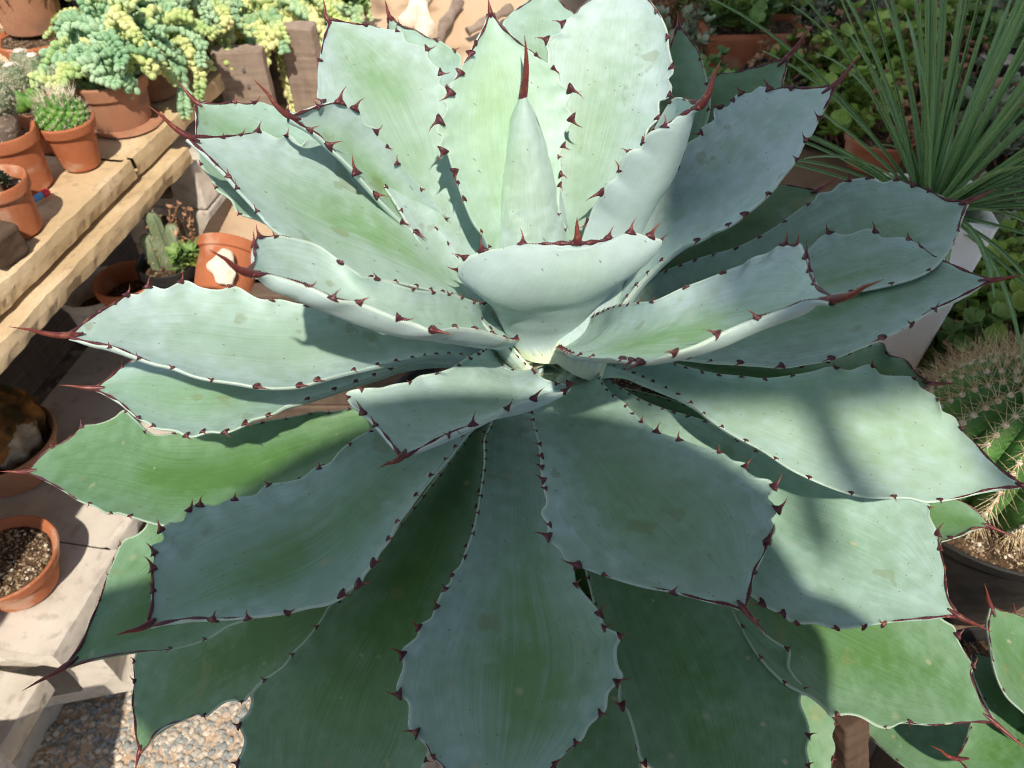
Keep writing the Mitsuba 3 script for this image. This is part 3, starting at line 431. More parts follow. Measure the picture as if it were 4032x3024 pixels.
# the furled bud at the heart
bz0, bz1 = np.array((-0.019, 0.045, 1.063)), np.array((-0.023, 0.068, 1.207))
ax_ = bz1 - bz0; L_ = np.linalg.norm(ax_); M = frame(bz0, unit(np.cross([0, 1, .1], ax_)), ax_)
nz_, nt_ = 90, 72; zz = np.linspace(0, 1, nz_); th = np.linspace(0, 2 * np.pi, nt_)
r_b = np.interp(zz, [0, .12, .30, .52, .72, .90, .97, 1], [.047, .045, .039, .030, .0200, .0098, .0046, .0032])
R_ = r_b[:, None] * (1 + .035 * ((th[None] / 6.283 + .15 + .35 * zz[:, None]) % 1 - .5)) * (1 - .10 * np.cos(2 * th)[None] * (1 - zz[:, None]))
imp = meshkit.fbm(np.stack([np.broadcast_to(th[None] * 3, R_.shape), np.broadcast_to(zz[:, None] * 7, R_.shape), 0 * R_], -1), 3, 4)
R_ = R_ - .0016 * np.clip(imp - .58, 0, 1) * 5 * r_b[:, None] / .03
v = np.stack([R_ * np.cos(th), R_ * np.sin(th), np.broadcast_to((zz * L_)[:, None], R_.shape)], -1).reshape(-1, 3) @ M[:3, :3].T + M[:3, 3]
i, j = np.meshgrid(np.arange(nz_ - 1), np.arange(nt_ - 1), indexing='ij'); a0 = i * nt_ + j
bud = trimesh.Trimesh(v, np.vstack([np.stack([a0, a0 + 1, a0 + nt_ + 1], -1).reshape(-1, 3), np.stack([a0, a0 + nt_ + 1, a0 + nt_], -1).reshape(-1, 3)]), process=False)
uv = np.stack([np.broadcast_to((.25 + .7 * zz)[:, None] + 4 * 60, R_.shape), np.broadcast_to(.03 + .94 * th[None] / 6.284, R_.shape)], -1).reshape(-1, 2)
bk_ = obj('bud', bud, 'leaf_bloomy', agave, smooth=True, uv=uv)
tipd = unit(ax_); x = np.linspace(-.25, 1, 20)[:, None]
hm, huv = horn_mesh(bz1 + tipd * x * .046 + np.array([1, 0, 0]) * .003 * np.sin(x * 2.5), np.interp(x[:, 0], [-.25, -.05, .1, .5, 1], [.0016, .0036, .0033, .0022, .0001]), .1, 1, 12)
obj('terminal_spine', hm, 'horn', bk_, smooth=True, uv=huv)

agave2 = thing('agave', 'smaller blue-green agave at the bottom right corner, partly out of the picture', 'agave')
for i, l in enumerate(LEAVES[-5:]): build_leaf(agave2, 70 + i, *l)  # darker leaf material here stands in for shade on this plant

# the stem and its pot
def speckle(c1, c2, size, c3=None, k=.72):
    def f(p, n, uv):
        a = fbm(p.x * size, p.y * size, p.z * size, octaves=4); c = mix(c1, c2, smoothstep(.32, .68, a))
        if c3 is not None: c = mix(c, c3, smoothstep(k, k + .06, fbm(p.x * size * 2.3 + 7, p.y * size * 2.3, p.z * size * 2.3, octaves=3)))
        return c
    return proc(f)
def matte(tex, rough=.85, spec=.25, bump=None, scale=.0006):
    b = {'type': 'principled', 'base_color': tex, 'roughness': rough, 'specular': spec}
    if bump: b = {'type': 'bumpmap', 'scale': scale, 'arbitrary': proc(lambda p, n, uv: fbm(p.x * bump, p.y * bump, p.z * bump, octaves=3), eps=6e-4), 'bsdf': b}
    return two(b)
def tri_noise(p, s, o=3): return fbm(p.x * s, p.y * s, p.z * s, octaves=o)
scene['terracotta'] = matte(proc(lambda p, n, uv: mix(mix((.34, .108, .045), (.44, .165, .08), tri_noise(p, 30)), (.56, .42, .32), smoothstep(.56, .74, tri_noise(p, 19, 5)) * .5)), .8, .25, 160, .0003)
scene['terracotta_old'] = matte(proc(lambda p, n, uv: mix(mix((.31, .145, .085), (.42, .225, .14), tri_noise(p, 24)), (.20, .13, .10), smoothstep(.55, .7, tri_noise(p, 13, 4)) * .7)), .88, .2, 160, .0004)
scene['black_plastic'] = matte(speckle((.012, .012, .013), (.022, .021, .02), 40), .45, .4)
scene['white_plastic'] = matte(speckle((.83, .83, .84), (.87, .87, .87), 12), .38, .5)
scene['potting_soil'] = matte(speckle((.035, .022, .014), (.10, .065, .04), 160, (.34, .28, .2), .62), .95, .1, 300, .0015)
scene['grit'] = matte(proc(lambda p, n, uv: mix(mix((.16, .10, .06), (.42, .33, .23), cell_rand(uv.x * 977.)), (.62, .58, .5), smoothstep(.86, .9, cell_rand(uv.x * 977. + 3)))), .9, .2)
scene['concrete'] = matte(proc(lambda p, n, uv: mix(mix((.47, .355, .21), (.60, .475, .31), smoothstep(.3, .7, tri_noise(p, 13, 5))), (.30, .22, .14), smoothstep(.56, .74, tri_noise(p, 75, 5)) * .45)), .93, .15, 90, .0012)
scene['concrete_grey'] = matte(proc(lambda p, n, uv: mix(mix((.48, .445, .39), (.60, .565, .51), smoothstep(.3, .7, tri_noise(p, 14, 5))), (.27, .24, .20), smoothstep(.54, .74, tri_noise(p, 60, 5)) * .4)), .93, .15, 90, .0012)
def wood_tex(a, b, sc=1.):
    def f(p, n, uv):
        g = fbm(p.x * 14 * sc, p.y * 14 * sc, p.z * 130 * sc, octaves=3); h = fbm(p.x * 90, p.y * 90, p.z * 14, octaves=2)
        return mix(a, b, dr.clip(g * .7 + h * .45, 0, 1))
    return proc(f)
scene['old_timber'] = matte(wood_tex((.14, .10, .075), (.36, .29, .24)), .9, .15, 70, .0015)
scene['dark_timber'] = matte(wood_tex((.035, .024, .018), (.12, .08, .055)), .9, .15, 70, .0015)
scene['brown_timber'] = matte(wood_tex((.07, .05, .038), (.16, .12, .09)), .9, .15, 70, .0015)
scene['steel'] = two({'type': 'principled', 'base_color': rgb(.42, .42, .43), 'metallic': .9, 'roughness': .45})
scene['bed_soil'] = matte(proc(lambda p, n, uv: mix(mix((.14, .09, .055), (.34, .235, .155), tri_noise(p, 26, 4)), (.52, .385, .26), smoothstep(.25, .05, p.x + (tri_noise(p, 5, 3) - .5) * .35) * smoothstep(.2, .5, tri_noise(p, 11, 3)))), .95, .1, 60, .004)
scene['pebble'] = matte(proc(lambda p, n, uv: mix(mix(mix((.33, .31, .27), (.58, .52, .44), cell_rand(uv.x * 991.)), (.25, .27, .27), smoothstep(.55, .57, cell_rand(uv.x * 991. + 5))), (.46, .38, .31), smoothstep(.85, .87, cell_rand(uv.x * 991. + 9))) * (.8 + .4 * tri_noise(p, 220))), .8, .3)
scene['ground_soil'] = matte(speckle((.085, .06, .042), (.17, .125, .09), 20, (.24, .19, .14), .66), .95, .1, 60, .003)
scene['ground_dust'] = matte(proc(lambda p, n, uv: mix(mix((.40, .29, .20), (.56, .44, .33), tri_noise(p, 14, 4)), (.22, .17, .12), smoothstep(.5, .75, tri_noise(p, 60, 3)) * .6)), .95, .1, 120, .002)

def stones(n, region, r0, r1, z, seed, flat=.6, jit=.3, base=None):
    """loose stones lying in region (a function of the generator giving x, y)"""
    r = np.random.default_rng(seed); b = base or trimesh.creation.icosphere(subdivisions=1); V, F, U = [], [], []
    bv = np.array(b.vertices); k = 0
    for i in range(n):
        x, y = region(r); s = r0 + (r1 - r0) * r.random() ** 2
        v = bv * (1 + jit * (meshkit.noise(bv * 1.3 + i * 3.1, i) - .5)[:, None] * 2) * s * np.array([1, r.uniform(.6, 1), flat * r.uniform(.7, 1.2)])
        a, t = r.uniform(0, 6.28), r.normal(0, .25)
        R = trimesh.transformations.euler_matrix(t, r.normal(0, .25), a)[:3, :3]
        zz = z(x, y) if callable(z) else z
        V.append(v @ R.T + [x, y, zz + s * flat * .35 + r.uniform(0, .3) * s]); F.append(b.faces + k); k += len(bv); U.append(np.full(len(bv), r.random()))
    u = np.concatenate(U)
    return trimesh.Trimesh(np.vstack(V), np.vstack(F), process=False), np.stack([u, u], -1)

# ---------------------------------------------------------------- ground and raised bed
N_ = 60
g = trimesh.creation.box((60, 60, .04)); g.apply_translation([0, 0, -.02]); g = trimesh.Trimesh(g.vertices, g.faces)
obj('ground', g, 'ground_soil'); tag('ground', 'dark earth ground under the benches and plants', kind='structure')
gp = trimesh.creation.box((1.0, 1.3, .004)); gp.apply_translation([-.55, -.15, .0045]); obj('path', gp, 'ground_dust'); tag('path', 'dusty tan path under the gravel', kind='structure')
def in_box(x0, x1, y0, y1): return lambda r: (r.uniform(x0, x1), r.uniform(y0, y1))
m, uv = stones(8500, in_box(-.98, -.42, -.24, .32), .0032, .0085, .005, 3)
obj('gravel', m, 'pebble', smooth=True, uv=uv); tag('gravel', 'loose grey and tan gravel on the ground at lower left', 'gravel', kind='stuff')
# raised bed: a sheet of soil at z about .6 behind the agave, rising to the back
nx, ny = 90, 70
X, Y = np.meshgrid(np.linspace(-.62, 2.6, nx), np.linspace(.62, 3.4, ny))
def bed_z(x, y): return .60 + .05 * np.clip((y - .9) / 1.2, 0, 1) + .07 * np.clip((.3 - x) / .5, 0, 1) * np.clip((y - 1.3) / .5, 0, 1) + .03 * (meshkit.fbm(np.stack([x * 5, y * 5, 0 * x], -1), 3, 4) - .5)
V = np.stack([X, Y, bed_z(X, Y)], -1).reshape(-1, 3); i, j = np.meshgrid(np.arange(ny - 1), np.arange(nx - 1), indexing='ij'); a = i * nx + j
bed = trimesh.Trimesh(V, np.vstack([np.stack([a, a + 1, a + nx + 1], -1).reshape(-1, 3), np.stack([a, a + nx + 1, a + nx], -1).reshape(-1, 3)]), process=False)
obj('raised_bed', bed, 'bed_soil', smooth=True); tag('raised_bed', 'raised soil bed behind the agave, sandy at the left and brown at the right', kind='structure')
bw = thing('timber_edging', 'dark timber edging holding the front of the raised soil bed', 'edging')
for k in range(4): obj('board', at(rbox(3.2, .04, .145, .005), 1.0, .60, .075 + .15 * k), 'brown_timber', bw)
bw2 = thing('timber_edging', 'dark timber edging at the left end of the raised soil bed', 'edging')
for k in range(4): obj('board', at(rbox(.04, 2.7, .145, .005), -.64, 1.97, .075 + .15 * k), 'dark_timber', bw2)

# ---------------------------------------------------------------- pots
def pot_mesh(r0, r1, h, rim=.22, lip=.006, th=.006, soil=.82, sides=48):
    """(body with moulded rim, soil disc height, soil radius); base at z 0"""
    zr = h * (1 - rim); rr = lambda z: r0 + (r1 - lip - r0) * z / h
    prof = [(0, 0), (r0 - .003, 0), (r0, .003), (rr(zr * .5), zr * .5), (rr(zr), zr), (rr(zr) + lip - .001, zr + .001), (rr(zr) + lip, zr + .004), (r1 - .001, h - .003), (r1 - .003, h), (r1 - th + .002, h), (r1 - th - .001, h - .003),
            (rr(h * soil) - th, h * soil), (rr(h * soil) - th, h * soil - .01), (0, h * soil - .01)]
    return lathe(prof, sides), h * soil, rr(h * soil) - th
def soil_disc(r, seed=0, amp=.004):
    ring = [(0.0001, 0)] + [(r * k / 9, 0) for k in range(1, 10)] + [(r, -.012)]
    m = lathe(ring, 36); v = np.array(m.vertices); v[:, 2] += np.where(v[:, 2] > -.01, (meshkit.fbm(v / .012 + seed, 3, seed) - .35) * 2 * amp, 0); m.vertices = v
    return m
pots = {}
def pot(pos, r0, r1, h, label, mat='terracotta', name='terracotta_pot', soil='potting_soil', rim=.22, grit=0, group=None, tilt=None, seed=0, category='pot', level=.82):
    k = thing(name, label, category, group)
    m, sz, sr = pot_mesh(r0, r1, h, rim, soil=level)
    M = trimesh.transformations.translation_matrix(pos)
    if tilt is not None: M = M @ trimesh.transformations.euler_matrix(*tilt)
    obj('body', moved(m, M), mat, k, smooth=40)
    s = soil_disc(sr + .0015, seed + len(scene)); s.apply_translation([0, 0, sz])
    obj('soil', moved(s, M), soil, k, smooth=True)
    if grit:
        gm, guv = stones(grit, lambda r: (lambda a, q: (q * math.cos(a), q * math.sin(a)))(r.uniform(0, 6.283), sr * .93 * math.sqrt(r.random())), .0012, .0036, sz + .0015, len(scene))
        obj('grit', moved(gm, M), 'grit', k, smooth=True, uv=guv, kind='stuff')
    return np.array(pos, float) + [0, 0, sz], sr

# the agave's own stem and pot
ap = thing('plant_pot', 'wide black plastic pot hidden under the big agave', 'pot')
m, sz, sr = pot_mesh(.15, .19, .36, .12, soil=.9); obj('body', at(m, 0, 0, .50), 'black_plastic', ap, smooth=40); obj('soil', at(soil_disc(sr + .002, 5), 0, 0, .50 + sz), 'potting_soil', ap, smooth=True)
st = lathe([(0, .80), (.065, .80), (.05, .85), (.034, .90), (.016, .935), (0, .945)], 32); obj('stem', st, 'leaf_mid', agave, smooth=True, uv=np.zeros((len(st.vertices), 2)) + [.02, .5])

# ---------------------------------------------------------------- slab benches on the left
DIR = unit(np.array([.165, 1, 0])); NRM = np.array([DIR[1], -DIR[0], 0])        # along the bench, and out of its front
def slab(front, y0, y1, top, th, depth, seed, chip=.008):
    """concrete slab with a stepped front edge: front = x of the front edge at y .3; y0..y1 along the bench"""
    prof = np.array([(0, 0), (-.012, 0), (-.013, -.004), (-.026, -.006), (-depth, -.006), (-depth, -th), (0.0, -th), (.002, -th * .5), (.001, -.012)])
    prof = prof[::-1] if False else prof
    L = (y1 - y0) / DIR[1]; n = max(8, int(L / .012)); o = np.array([front + .165 * (y0 - .3), y0, top])
    P = prof.copy(); dens = []
    for a, b in zip(P, np.roll(P, -1, 0)):
        k = max(1, int(np.linalg.norm(b - a) / .02)); dens += [a + (b - a) * t for t in np.arange(k) / k]
    P = np.array(dens); K = len(P)
    S = np.linspace(0, L, n)
    v = o + S[:, None, None] * DIR + P[None, :, :1] * NRM + P[None, :, 1:] * [0, 0, 1]
    v = v.reshape(-1, 3); i, j = np.meshgrid(np.arange(n - 1), np.arange(K), indexing='ij'); a0 = i * K + j; a1 = i * K + (j + 1) % K
    f = np.vstack([np.stack([a0, a1 + K, a1], -1).reshape(-1, 3), np.stack([a0, a0 + K, a1 + K], -1).reshape(-1, 3)])
    import shapely
    tri = trimesh.creation.triangulate_polygon(shapely.Polygon(P), engine='earcut')
    cap = tri[1] if len(tri[0]) == K else None
    if cap is not None:
        idx = cKDTree(P).query(tri[0])[1]; cap = idx[cap]
        f = np.vstack([f, cap, cap[:, ::-1] + (n - 1) * K])
    m = trimesh.Trimesh(v, f, process=False)
    trimesh.repair.fix_normals(m)
    e = np.exp(-np.abs(((v - o) @ NRM)) / .02); d = meshkit.fbm(v / .035, 4, seed) - .5; d2 = np.clip(meshkit.fbm(v / .06 + 9, 3, seed + 3) - .60, 0, 1)
    m.vertices = v + np.where(np.arange(len(v))[:, None] >= 0, (-NRM * (e * (np.abs(d) * chip * 2 + d2 * .06))[:, None] + [0, 0, 1] * (d * .0018 - e * d2 * .03)[:, None]), 0)
    return m
bench = thing('slab_bench', 'bench of sandy concrete slabs at upper left carrying the potted cacti', 'bench')
obj('top_slab', slab(-.771, .712, 1.115, .80, .035, .60, 1), 'concrete', bench, smooth=35)
obj('top_slab', slab(-.768, -.35, .700, .803, .035, .60, 2), 'concrete', bench, smooth=35)
obj('top_slab', slab(-1.385, -.35, 1.7, .80, .035, .60, 3), 'concrete', bench, smooth=35)
obj('lower_slab', slab(-.735, .20, .822, .763, .032, .55, 4), 'concrete', bench, smooth=35)
obj('lower_slab', slab(-.737, -.5, .196, .764, .032, .55, 5), 'concrete', bench, smooth=35)
low = thing('paving_bench', 'low bench of grey paving slabs at lower left above the gravel', 'bench')
obj('paving_slab', slab(-.737, .232, .80, .300, .045, .34, 6, .006), 'concrete_grey', low, smooth=35)
obj('paving_slab', slab(-.722, .028, .226, .302, .045, .34, 7, .006), 'concrete_grey', low, smooth=35)
obj('paving_slab', slab(-.86, -.20, .105, .338, .04, .3, 8, .006), 'concrete_grey', low, smooth=35)
obj('paving_slab', slab(-.745, -.20, .012, .262, .05, .3, 9, .006), 'concrete_grey', low, smooth=35)
obj('kerb_slab', slab(-.85, -.6, .16, .05, .05, .5, 10, .006), 'concrete_grey', low, smooth=35)
bwall = thing('added_back_wall', 'weathered board wall added behind the slab bench to darken the space under it', 'wall')  # wall added to keep light out from under the bench
for q in range(5): obj('block', at(rbox(.09, .595, .70, .006), -1.46 + .165 * (-.9 + .6 * q - .3), -.9 + .6 * q, .35, -.1635), 'old_timber', bwall)
def cinder(pos, rz, label, dims=(.39, .19, .19), holes=((-.095, .125, .115), (.095, .125, .115)), side=None):
    b = to_mf(rbox(*dims, .006))
    for x, w, h in holes: b = b - to_mf(rbox(w, .8, h, .012)).translate((x, 0, 0))
    if side: b = b - manifold3d.Manifold.cylinder(.5, side, side, 24).rotate((0, 90, 0)).translate((0, .02, 0))
    m = mf(b).subdivide_to_size(.03); m = rough(m, .0022, .03, 3)
    k = obj('cinder_block', at(m, *pos, rz), 'concrete_grey', smooth=35); return tag(k, label, 'cinder block')
cinder((-.795, .16, .155), 0.2, 'cinder block holding up the low paving slabs at the near end')
cinder((-.86, .60, .155), 0.2, 'cinder block holding up the low paving slabs at the far end')
cx, cy, ct = (-0.632, 0.844, 0.718)
for q, lb in enumerate(('topmost', 'second from the top', 'third from the top', 'lowest')):
    cinder((cx - .10, cy + .15, ct - .0505 - .102 * q), -.16, 'holed concrete block under the far bench end, ' + lb + ' in its stack', (.20, .30, .10), ((.0, .075, .058),) if q != 1 else ((-.01, .085, .062),), .024 if q == 1 else None)
cinder((-.66, 1.36, .22), .3, 'pale cinder block lying behind the stack under the bench')
cinder((-.80, -.35, .30), 1.735, 'upper cinder block under the near end of the slab bench, outside the picture')

# ---------------------------------------------------------------- cacti and succulents
def spines(pts, dirs, ln, r, seed, spread=.7, per=7, curve=0.):
    g_ = np.random.default_rng(seed); V, F = [], []; k = 0
    for p_, d_ in zip(pts, dirs):
        a = unit(np.cross(d_, [.3, .2, 1.])); b = np.cross(d_, a)
        for q in range(per):
            th = 6.283 * (q + g_.random() * .6) / per; s = spread * g_.uniform(.5, 1.1) if q else .1
            dd = unit(d_ + s * (math.cos(th) * a + math.sin(th) * b)); L = ln * g_.uniform(.6, 1.15)
            e1 = unit(np.cross(dd, a + .01)); e2 = np.cross(dd, e1)
            V += [p_ + r * e1, p_ - r * .5 * e1 + r * .86 * e2, p_ - r * .5 * e1 - r * .86 * e2, p_ + dd * L]
            F += [(k, k + 1, k + 3), (k + 1, k + 2, k + 3), (k + 2, k, k + 3)]; k += 4
    return trimesh.Trimesh(np.array(V), np.array(F), process=False)
def green(a, b, sc=60, rough=.55): return matte(proc(lambda p, n, uv: mix(a, b, smoothstep(.25, .75, tri_noise(p, sc)))), rough, .35)
scene['cactus_green'] = green((.055, .15, .025), (.15, .30, .06), 90)
scene['cactus_grey'] = matte(proc(lambda p, n, uv: mix((.09, .14, .07), (.22, .25, .17), smoothstep(.35, .65, tri_noise(p, 170)))), .8, .2, 260, .001)
scene['barrel_skin'] = green((.04, .13, .03), (.10, .24, .06), 40)
scene['spine_tan'] = matte(speckle((.50, .36, .19), (.66, .56, .38), 80), .55, .3)
scene['spine_pale'] = matte(speckle((.62, .55, .42), (.78, .72, .60), 80), .6, .3)
scene['wool'] = matte(speckle((.60, .52, .45), (.78, .73, .66), 200), .95, .1, 400, .002)
scene['cork'] = matte(proc(lambda p, n, uv: mix(mix((.11, .085, .065), (.25, .2, .16), tri_noise(p, 90)), (.33, .27, .22), smoothstep(.6, .7, tri_noise(p, 220)))), .95, .1, 200, .0015)
scene['sedum_blue'] = matte(proc(lambda p, n, uv: mix(mix((.19, .35, .19), (.36, .52, .33), smoothstep(.3, .7, tri_noise(p, 16))), (.48, .56, .24), smoothstep(.58, .75, tri_noise(p, 9)))), .55, .35)
scene['sedum_yellow'] = matte(proc(lambda p, n, uv: mix(mix((.40, .50, .18), (.60, .62, .30), smoothstep(.3, .7, tri_noise(p, 18))), (.24, .40, .16), smoothstep(.52, .68, tri_noise(p, 8)))), .55, .35)
scene['straw'] = matte(speckle((.22, .16, .06), (.42, .33, .13), 60), .9, .15)
scene['foliage_green'] = matte(proc(lambda p, n, uv: mix(mix((.09, .18, .05), (.23, .36, .10), smoothstep(.3, .7, tri_noise(p, 18))), (.24, .30, .06), smoothstep(.62, .75, tri_noise(p, 31)))), .55, .35)
scene['foliage_lime'] = matte(proc(lambda p, n, uv: mix(mix((.17, .29, .05), (.36, .49, .11), smoothstep(.3, .7, tri_noise(p, 18))), (.33, .38, .11), smoothstep(.6, .75, tri_noise(p, 25)))), .5, .35)
scene['foliage_grey'] = matte(proc(lambda p, n, uv: mix((.15, .20, .11), (.30, .36, .24), smoothstep(.3, .7, tri_noise(p, 18)))), .65, .3)
scene['foliage_rust'] = matte(proc(lambda p, n, uv: mix((.26, .13, .075), (.48, .29, .17), smoothstep(.3, .7, tri_noise(p, 22)))), .7, .25)
scene['strap_leaf'] = matte(proc(lambda p, n, uv: mix(mix((.11, .25, .09), (.25, .42, .18), fbm(uv.y * 9 + uv.x * 31, uv.x, octaves=2)), (.32, .42, .22), smoothstep(.75, .95, fbm(uv.x * 40, uv.y * 30, octaves=2)))), .42, .45)
scene['dry_stem'] = matte(speckle((.09, .05, .03), (.24, .15, .09), 40), .9, .1)
scene['lime_stone'] = matte(speckle((.62, .55, .45), (.74, .68, .58), 60), .9, .15)
scene['bare_flesh'] = matte(speckle((.26, .21, .15), (.40, .34, .26), 50), .9, .15)
scene['brown_crust'] = matte(proc(lambda p, n, uv: mix(mix((.05, .035, .015), (.26, .12, .04), smoothstep(.35, .65, tri_noise(p, 28, 4))), (.05, .085, .03), smoothstep(.58, .7, tri_noise(p, 14)))), .92, .12, 90, .003)
scene['red_plastic'] = matte(rgb(.55, .02, .05), .35, .5)
scene['blue_plastic'] = matte(rgb(.08, .30, .62), .35, .5)

def globe(r, h, n_th=28, n_z=18, tub=0., seed=0):
    z = np.linspace(0, 1, n_z); a = np.pi * (.12 + .88 * z); m = lathe([(max(1e-4, r * math.sin(q)), h * (1 - math.cos(q)) / 2) for q in a][:-1] + [(1e-4, h)], n_th)
    if tub:
        v = np.array(m.vertices); th = np.arctan2(v[:, 1], v[:, 0]); zz = v[:, 2] / h
        v[:, :2] *= (1 + tub * np.sin(th * 9 + zz * 16 + seed) * np.sin(th * 9 - zz * 16) * np.clip(4 * zz * (1 - zz), 0, 1))[:, None]; m.vertices = v
    return m
def surf_pts(m, n, seed, zmin=-9):
    g_ = np.random.default_rng(seed); tri = m.triangles; ar = m.area_faces; f = g_.choice(len(ar), n * 2, p=ar / ar.sum()); w = g_.dirichlet([1, 1, 1], n * 2)
    p_ = (tri[f] * w[:, :, None]).sum(1); d_ = m.face_normals[f]; ok = p_[:, 2] > zmin
    return p_[ok][:n], d_[ok][:n]
def columnar(pos, r, h, lean, label, seed, mat='cactus_grey'):
    """woolly-topped club: corky foot, spiny green-grey head"""
    k = thing('club_cactus', label, 'cactus', 'woolly club cacti in the back pots')
    hz = h * .5; M = frame(pos, unit(np.cross([0, 1, .0], [lean[0], lean[1], 1])), [lean[0], lean[1], 1])
    foot = rough(lathe([(1e-4, -.01), (r * .62, -.01), (r * .66, hz * .4), (r * .80, hz), (1e-4, hz)], 24), .002, .012, seed); obj('foot', moved(foot, M), 'cork', k, smooth=True)
    hd = globe(r, h * .62, 30, 22, .05, seed); hd.apply_translation([0, 0, h * .40]); obj('head', moved(hd, M), mat, k, smooth=True)
    p_, d_ = surf_pts(hd, 240, seed); obj('spines', moved(spines(p_, d_, .006, .0003, seed, .9, 5), M), 'spine_pale', k, smooth=False, kind='stuff')
    w = globe(r * .42, r * .3, 20, 8); w.apply_translation([0, 0, h * 1.02 - r * .2]); obj('wool_cap', moved(w, M), 'wool', k, smooth=True)
def strand(pts, r0, leaf, seed, V, step=.55):
    """stem of plump overlapping leaves along a curve: appends leaf meshes"""
    p_ = spline(pts, max(4, int(np.linalg.norm(np.diff(pts, axis=0), axis=1).sum() / (leaf * step)))); t = unit(np.gradient(p_, axis=0)); g_ = np.random.default_rng(seed)
    a = unit(np.cross(t, [.31, .17, .9])); b = np.cross(t, a); base = STRAND_LEAF
    for i in range(len(p_)):
        tap = .75 + .35 * math.sin(math.pi * min(1, .25 + .75 * i / len(p_)))
        for q in range(3):
            th = i * 2.1 + q * 2.094 + g_.normal(0, .25); o = math.cos(th) * a[i] + math.sin(th) * b[i]; d_ = unit(o * g_.uniform(.6, 1.1) + t[i] * g_.uniform(.1, 1.0))
            s = leaf * tap * g_.uniform(.7, 1.25); Mx = frame(p_[i] + o * r0, d_, o - t[i] * .3); Mx[:3, :3] = Mx[:3, :3] @ np.diag([s, s * .52, s * .46]); Mx[:3, 3] += d_ * s * .35
            V.append(base @ Mx[:3, :3].T + Mx[:3, 3])
_ic = trimesh.creation.icosphere(subdivisions=1); STRAND_LEAF = np.array(_ic.vertices) * [.72, 1, 1]
def trailing(label, strands, mat, leaf=.0125, key='trailing_succulent'):
    k = thing(key, label, 'succulent')
    for n, s in enumerate(strands):
        V = []; strand(np.array(s, float), .0035, leaf, n + 11, V)
        F = np.vstack([_ic.faces + i * len(STRAND_LEAF) for i in range(len(V))]); obj('strand', trimesh.Trimesh(np.vstack(V), F, process=False), mat if isinstance(mat, str) else mat[n % len(mat)], k, smooth=True)
    return k
def fountain(c, r, n, seed, rise, out, fall, bias=(0, 0), spread=6.283, a0=0., zmin=None):
    """strand curves rising from a disc at c, arching outwards and falling; zmin(x, y) = what they lie on"""
    g_ = np.random.default_rng(seed); S = []
    for i in range(n):
        a = a0 + spread * (i + g_.random()) / n; q = r * math.sqrt(g_.random()); d_ = np.array([math.cos(a) + bias[0], math.sin(a) + bias[1], 0]); d_ = d_ / max(.3, np.linalg.norm(d_))
        p0 = np.array(c) + [q * math.cos(a), q * math.sin(a), 0]; h = rise * g_.uniform(.4, 1.2); o = out * g_.uniform(.45, 1.15); f_ = fall * g_.uniform(.1, 1.1)
        P = [p0, p0 + d_ * o * .25 + [0, 0, h * .75], p0 + d_ * o * .6 + [0, 0, h], p0 + d_ * o * .9 + [0, 0, h - f_ * .4], p0 + d_ * o + [0, 0, h - f_]]
        P = [P[0]] + [p + g_.normal(0, .011, 3) for p in P[1:]]
        if zmin is not None: P = [np.array([p[0], p[1], max(p[2], zmin(p[0], p[1]) + .01)]) for p in P]
        S.append(P)
    return S
def sprig(pos, h, r, n, leaf, mat, label, seed, key='leafy_succulent', lean=(0, 0), wide=.5, catg='succulent', rosette=6, stem='dry_stem', group=None):
    """bushy succulent: stems that each carry whorls of leaves, densest at the tip"""
    k = thing(key, label, catg, group); g_ = np.random.default_rng(seed); SV, LV = [], []
    lb = np.array([(0, 0, 0), (.3, .5 * wide, .05), (.7, .62 * wide, .12), (1, 0, .2), (.7, -.62 * wide, .12), (.3, -.5 * wide, .05), (.5, 0, -.04)]); lf = np.array([(6, 0, 1), (6, 1, 2), (6, 2, 3), (6, 3, 4), (6, 4, 5), (6, 5, 0)])
    for i in range(n):
        a = g_.uniform(0, 6.283); q = r * math.sqrt(g_.random()); b0 = np.array(pos) + [q * .6 * math.cos(a), q * .6 * math.sin(a), -.01]; tip = np.array(pos) + [q * math.cos(a) * 1.3 + lean[0], q * math.sin(a) * 1.3 + lean[1], h * g_.uniform(.5, 1.1)]
        P = spline(np.array([b0, (b0 + tip) / 2 + g_.normal(0, .12 * h, 3) * [1, 1, .3], tip]), 10); SV.append(tube(P, np.linspace(.0028, .0016, 10), 5)); t = unit(np.gradient(P, axis=0))
        for s in np.linspace(.45, 1, 5):
            j = min(9, int(s * 9)); up = t[j]; e1 = unit(np.cross(up, [.3, .9, .1])); e2 = np.cross(up, e1)
            for w in range(rosette):
                th = 6.283 * w / rosette + s * 4 + g_.normal(0, .2); o = math.cos(th) * e1 + math.sin(th) * e2; dd = unit(o + up * g_.uniform(.2, .9)); L = leaf * g_.uniform(.7, 1.2); Mx = frame(P[j], dd, up); LV.append((lb * L) @ Mx[:3, :3].T + Mx[:3, 3])
    obj('stems', cat(SV), stem, k, smooth=True, kind='stuff')
    obj('foliage', trimesh.Trimesh(np.vstack(LV), np.vstack([lf + 7 * i for i in range(len(LV))]), process=False), mat, k, smooth=True, kind='stuff')
    return k

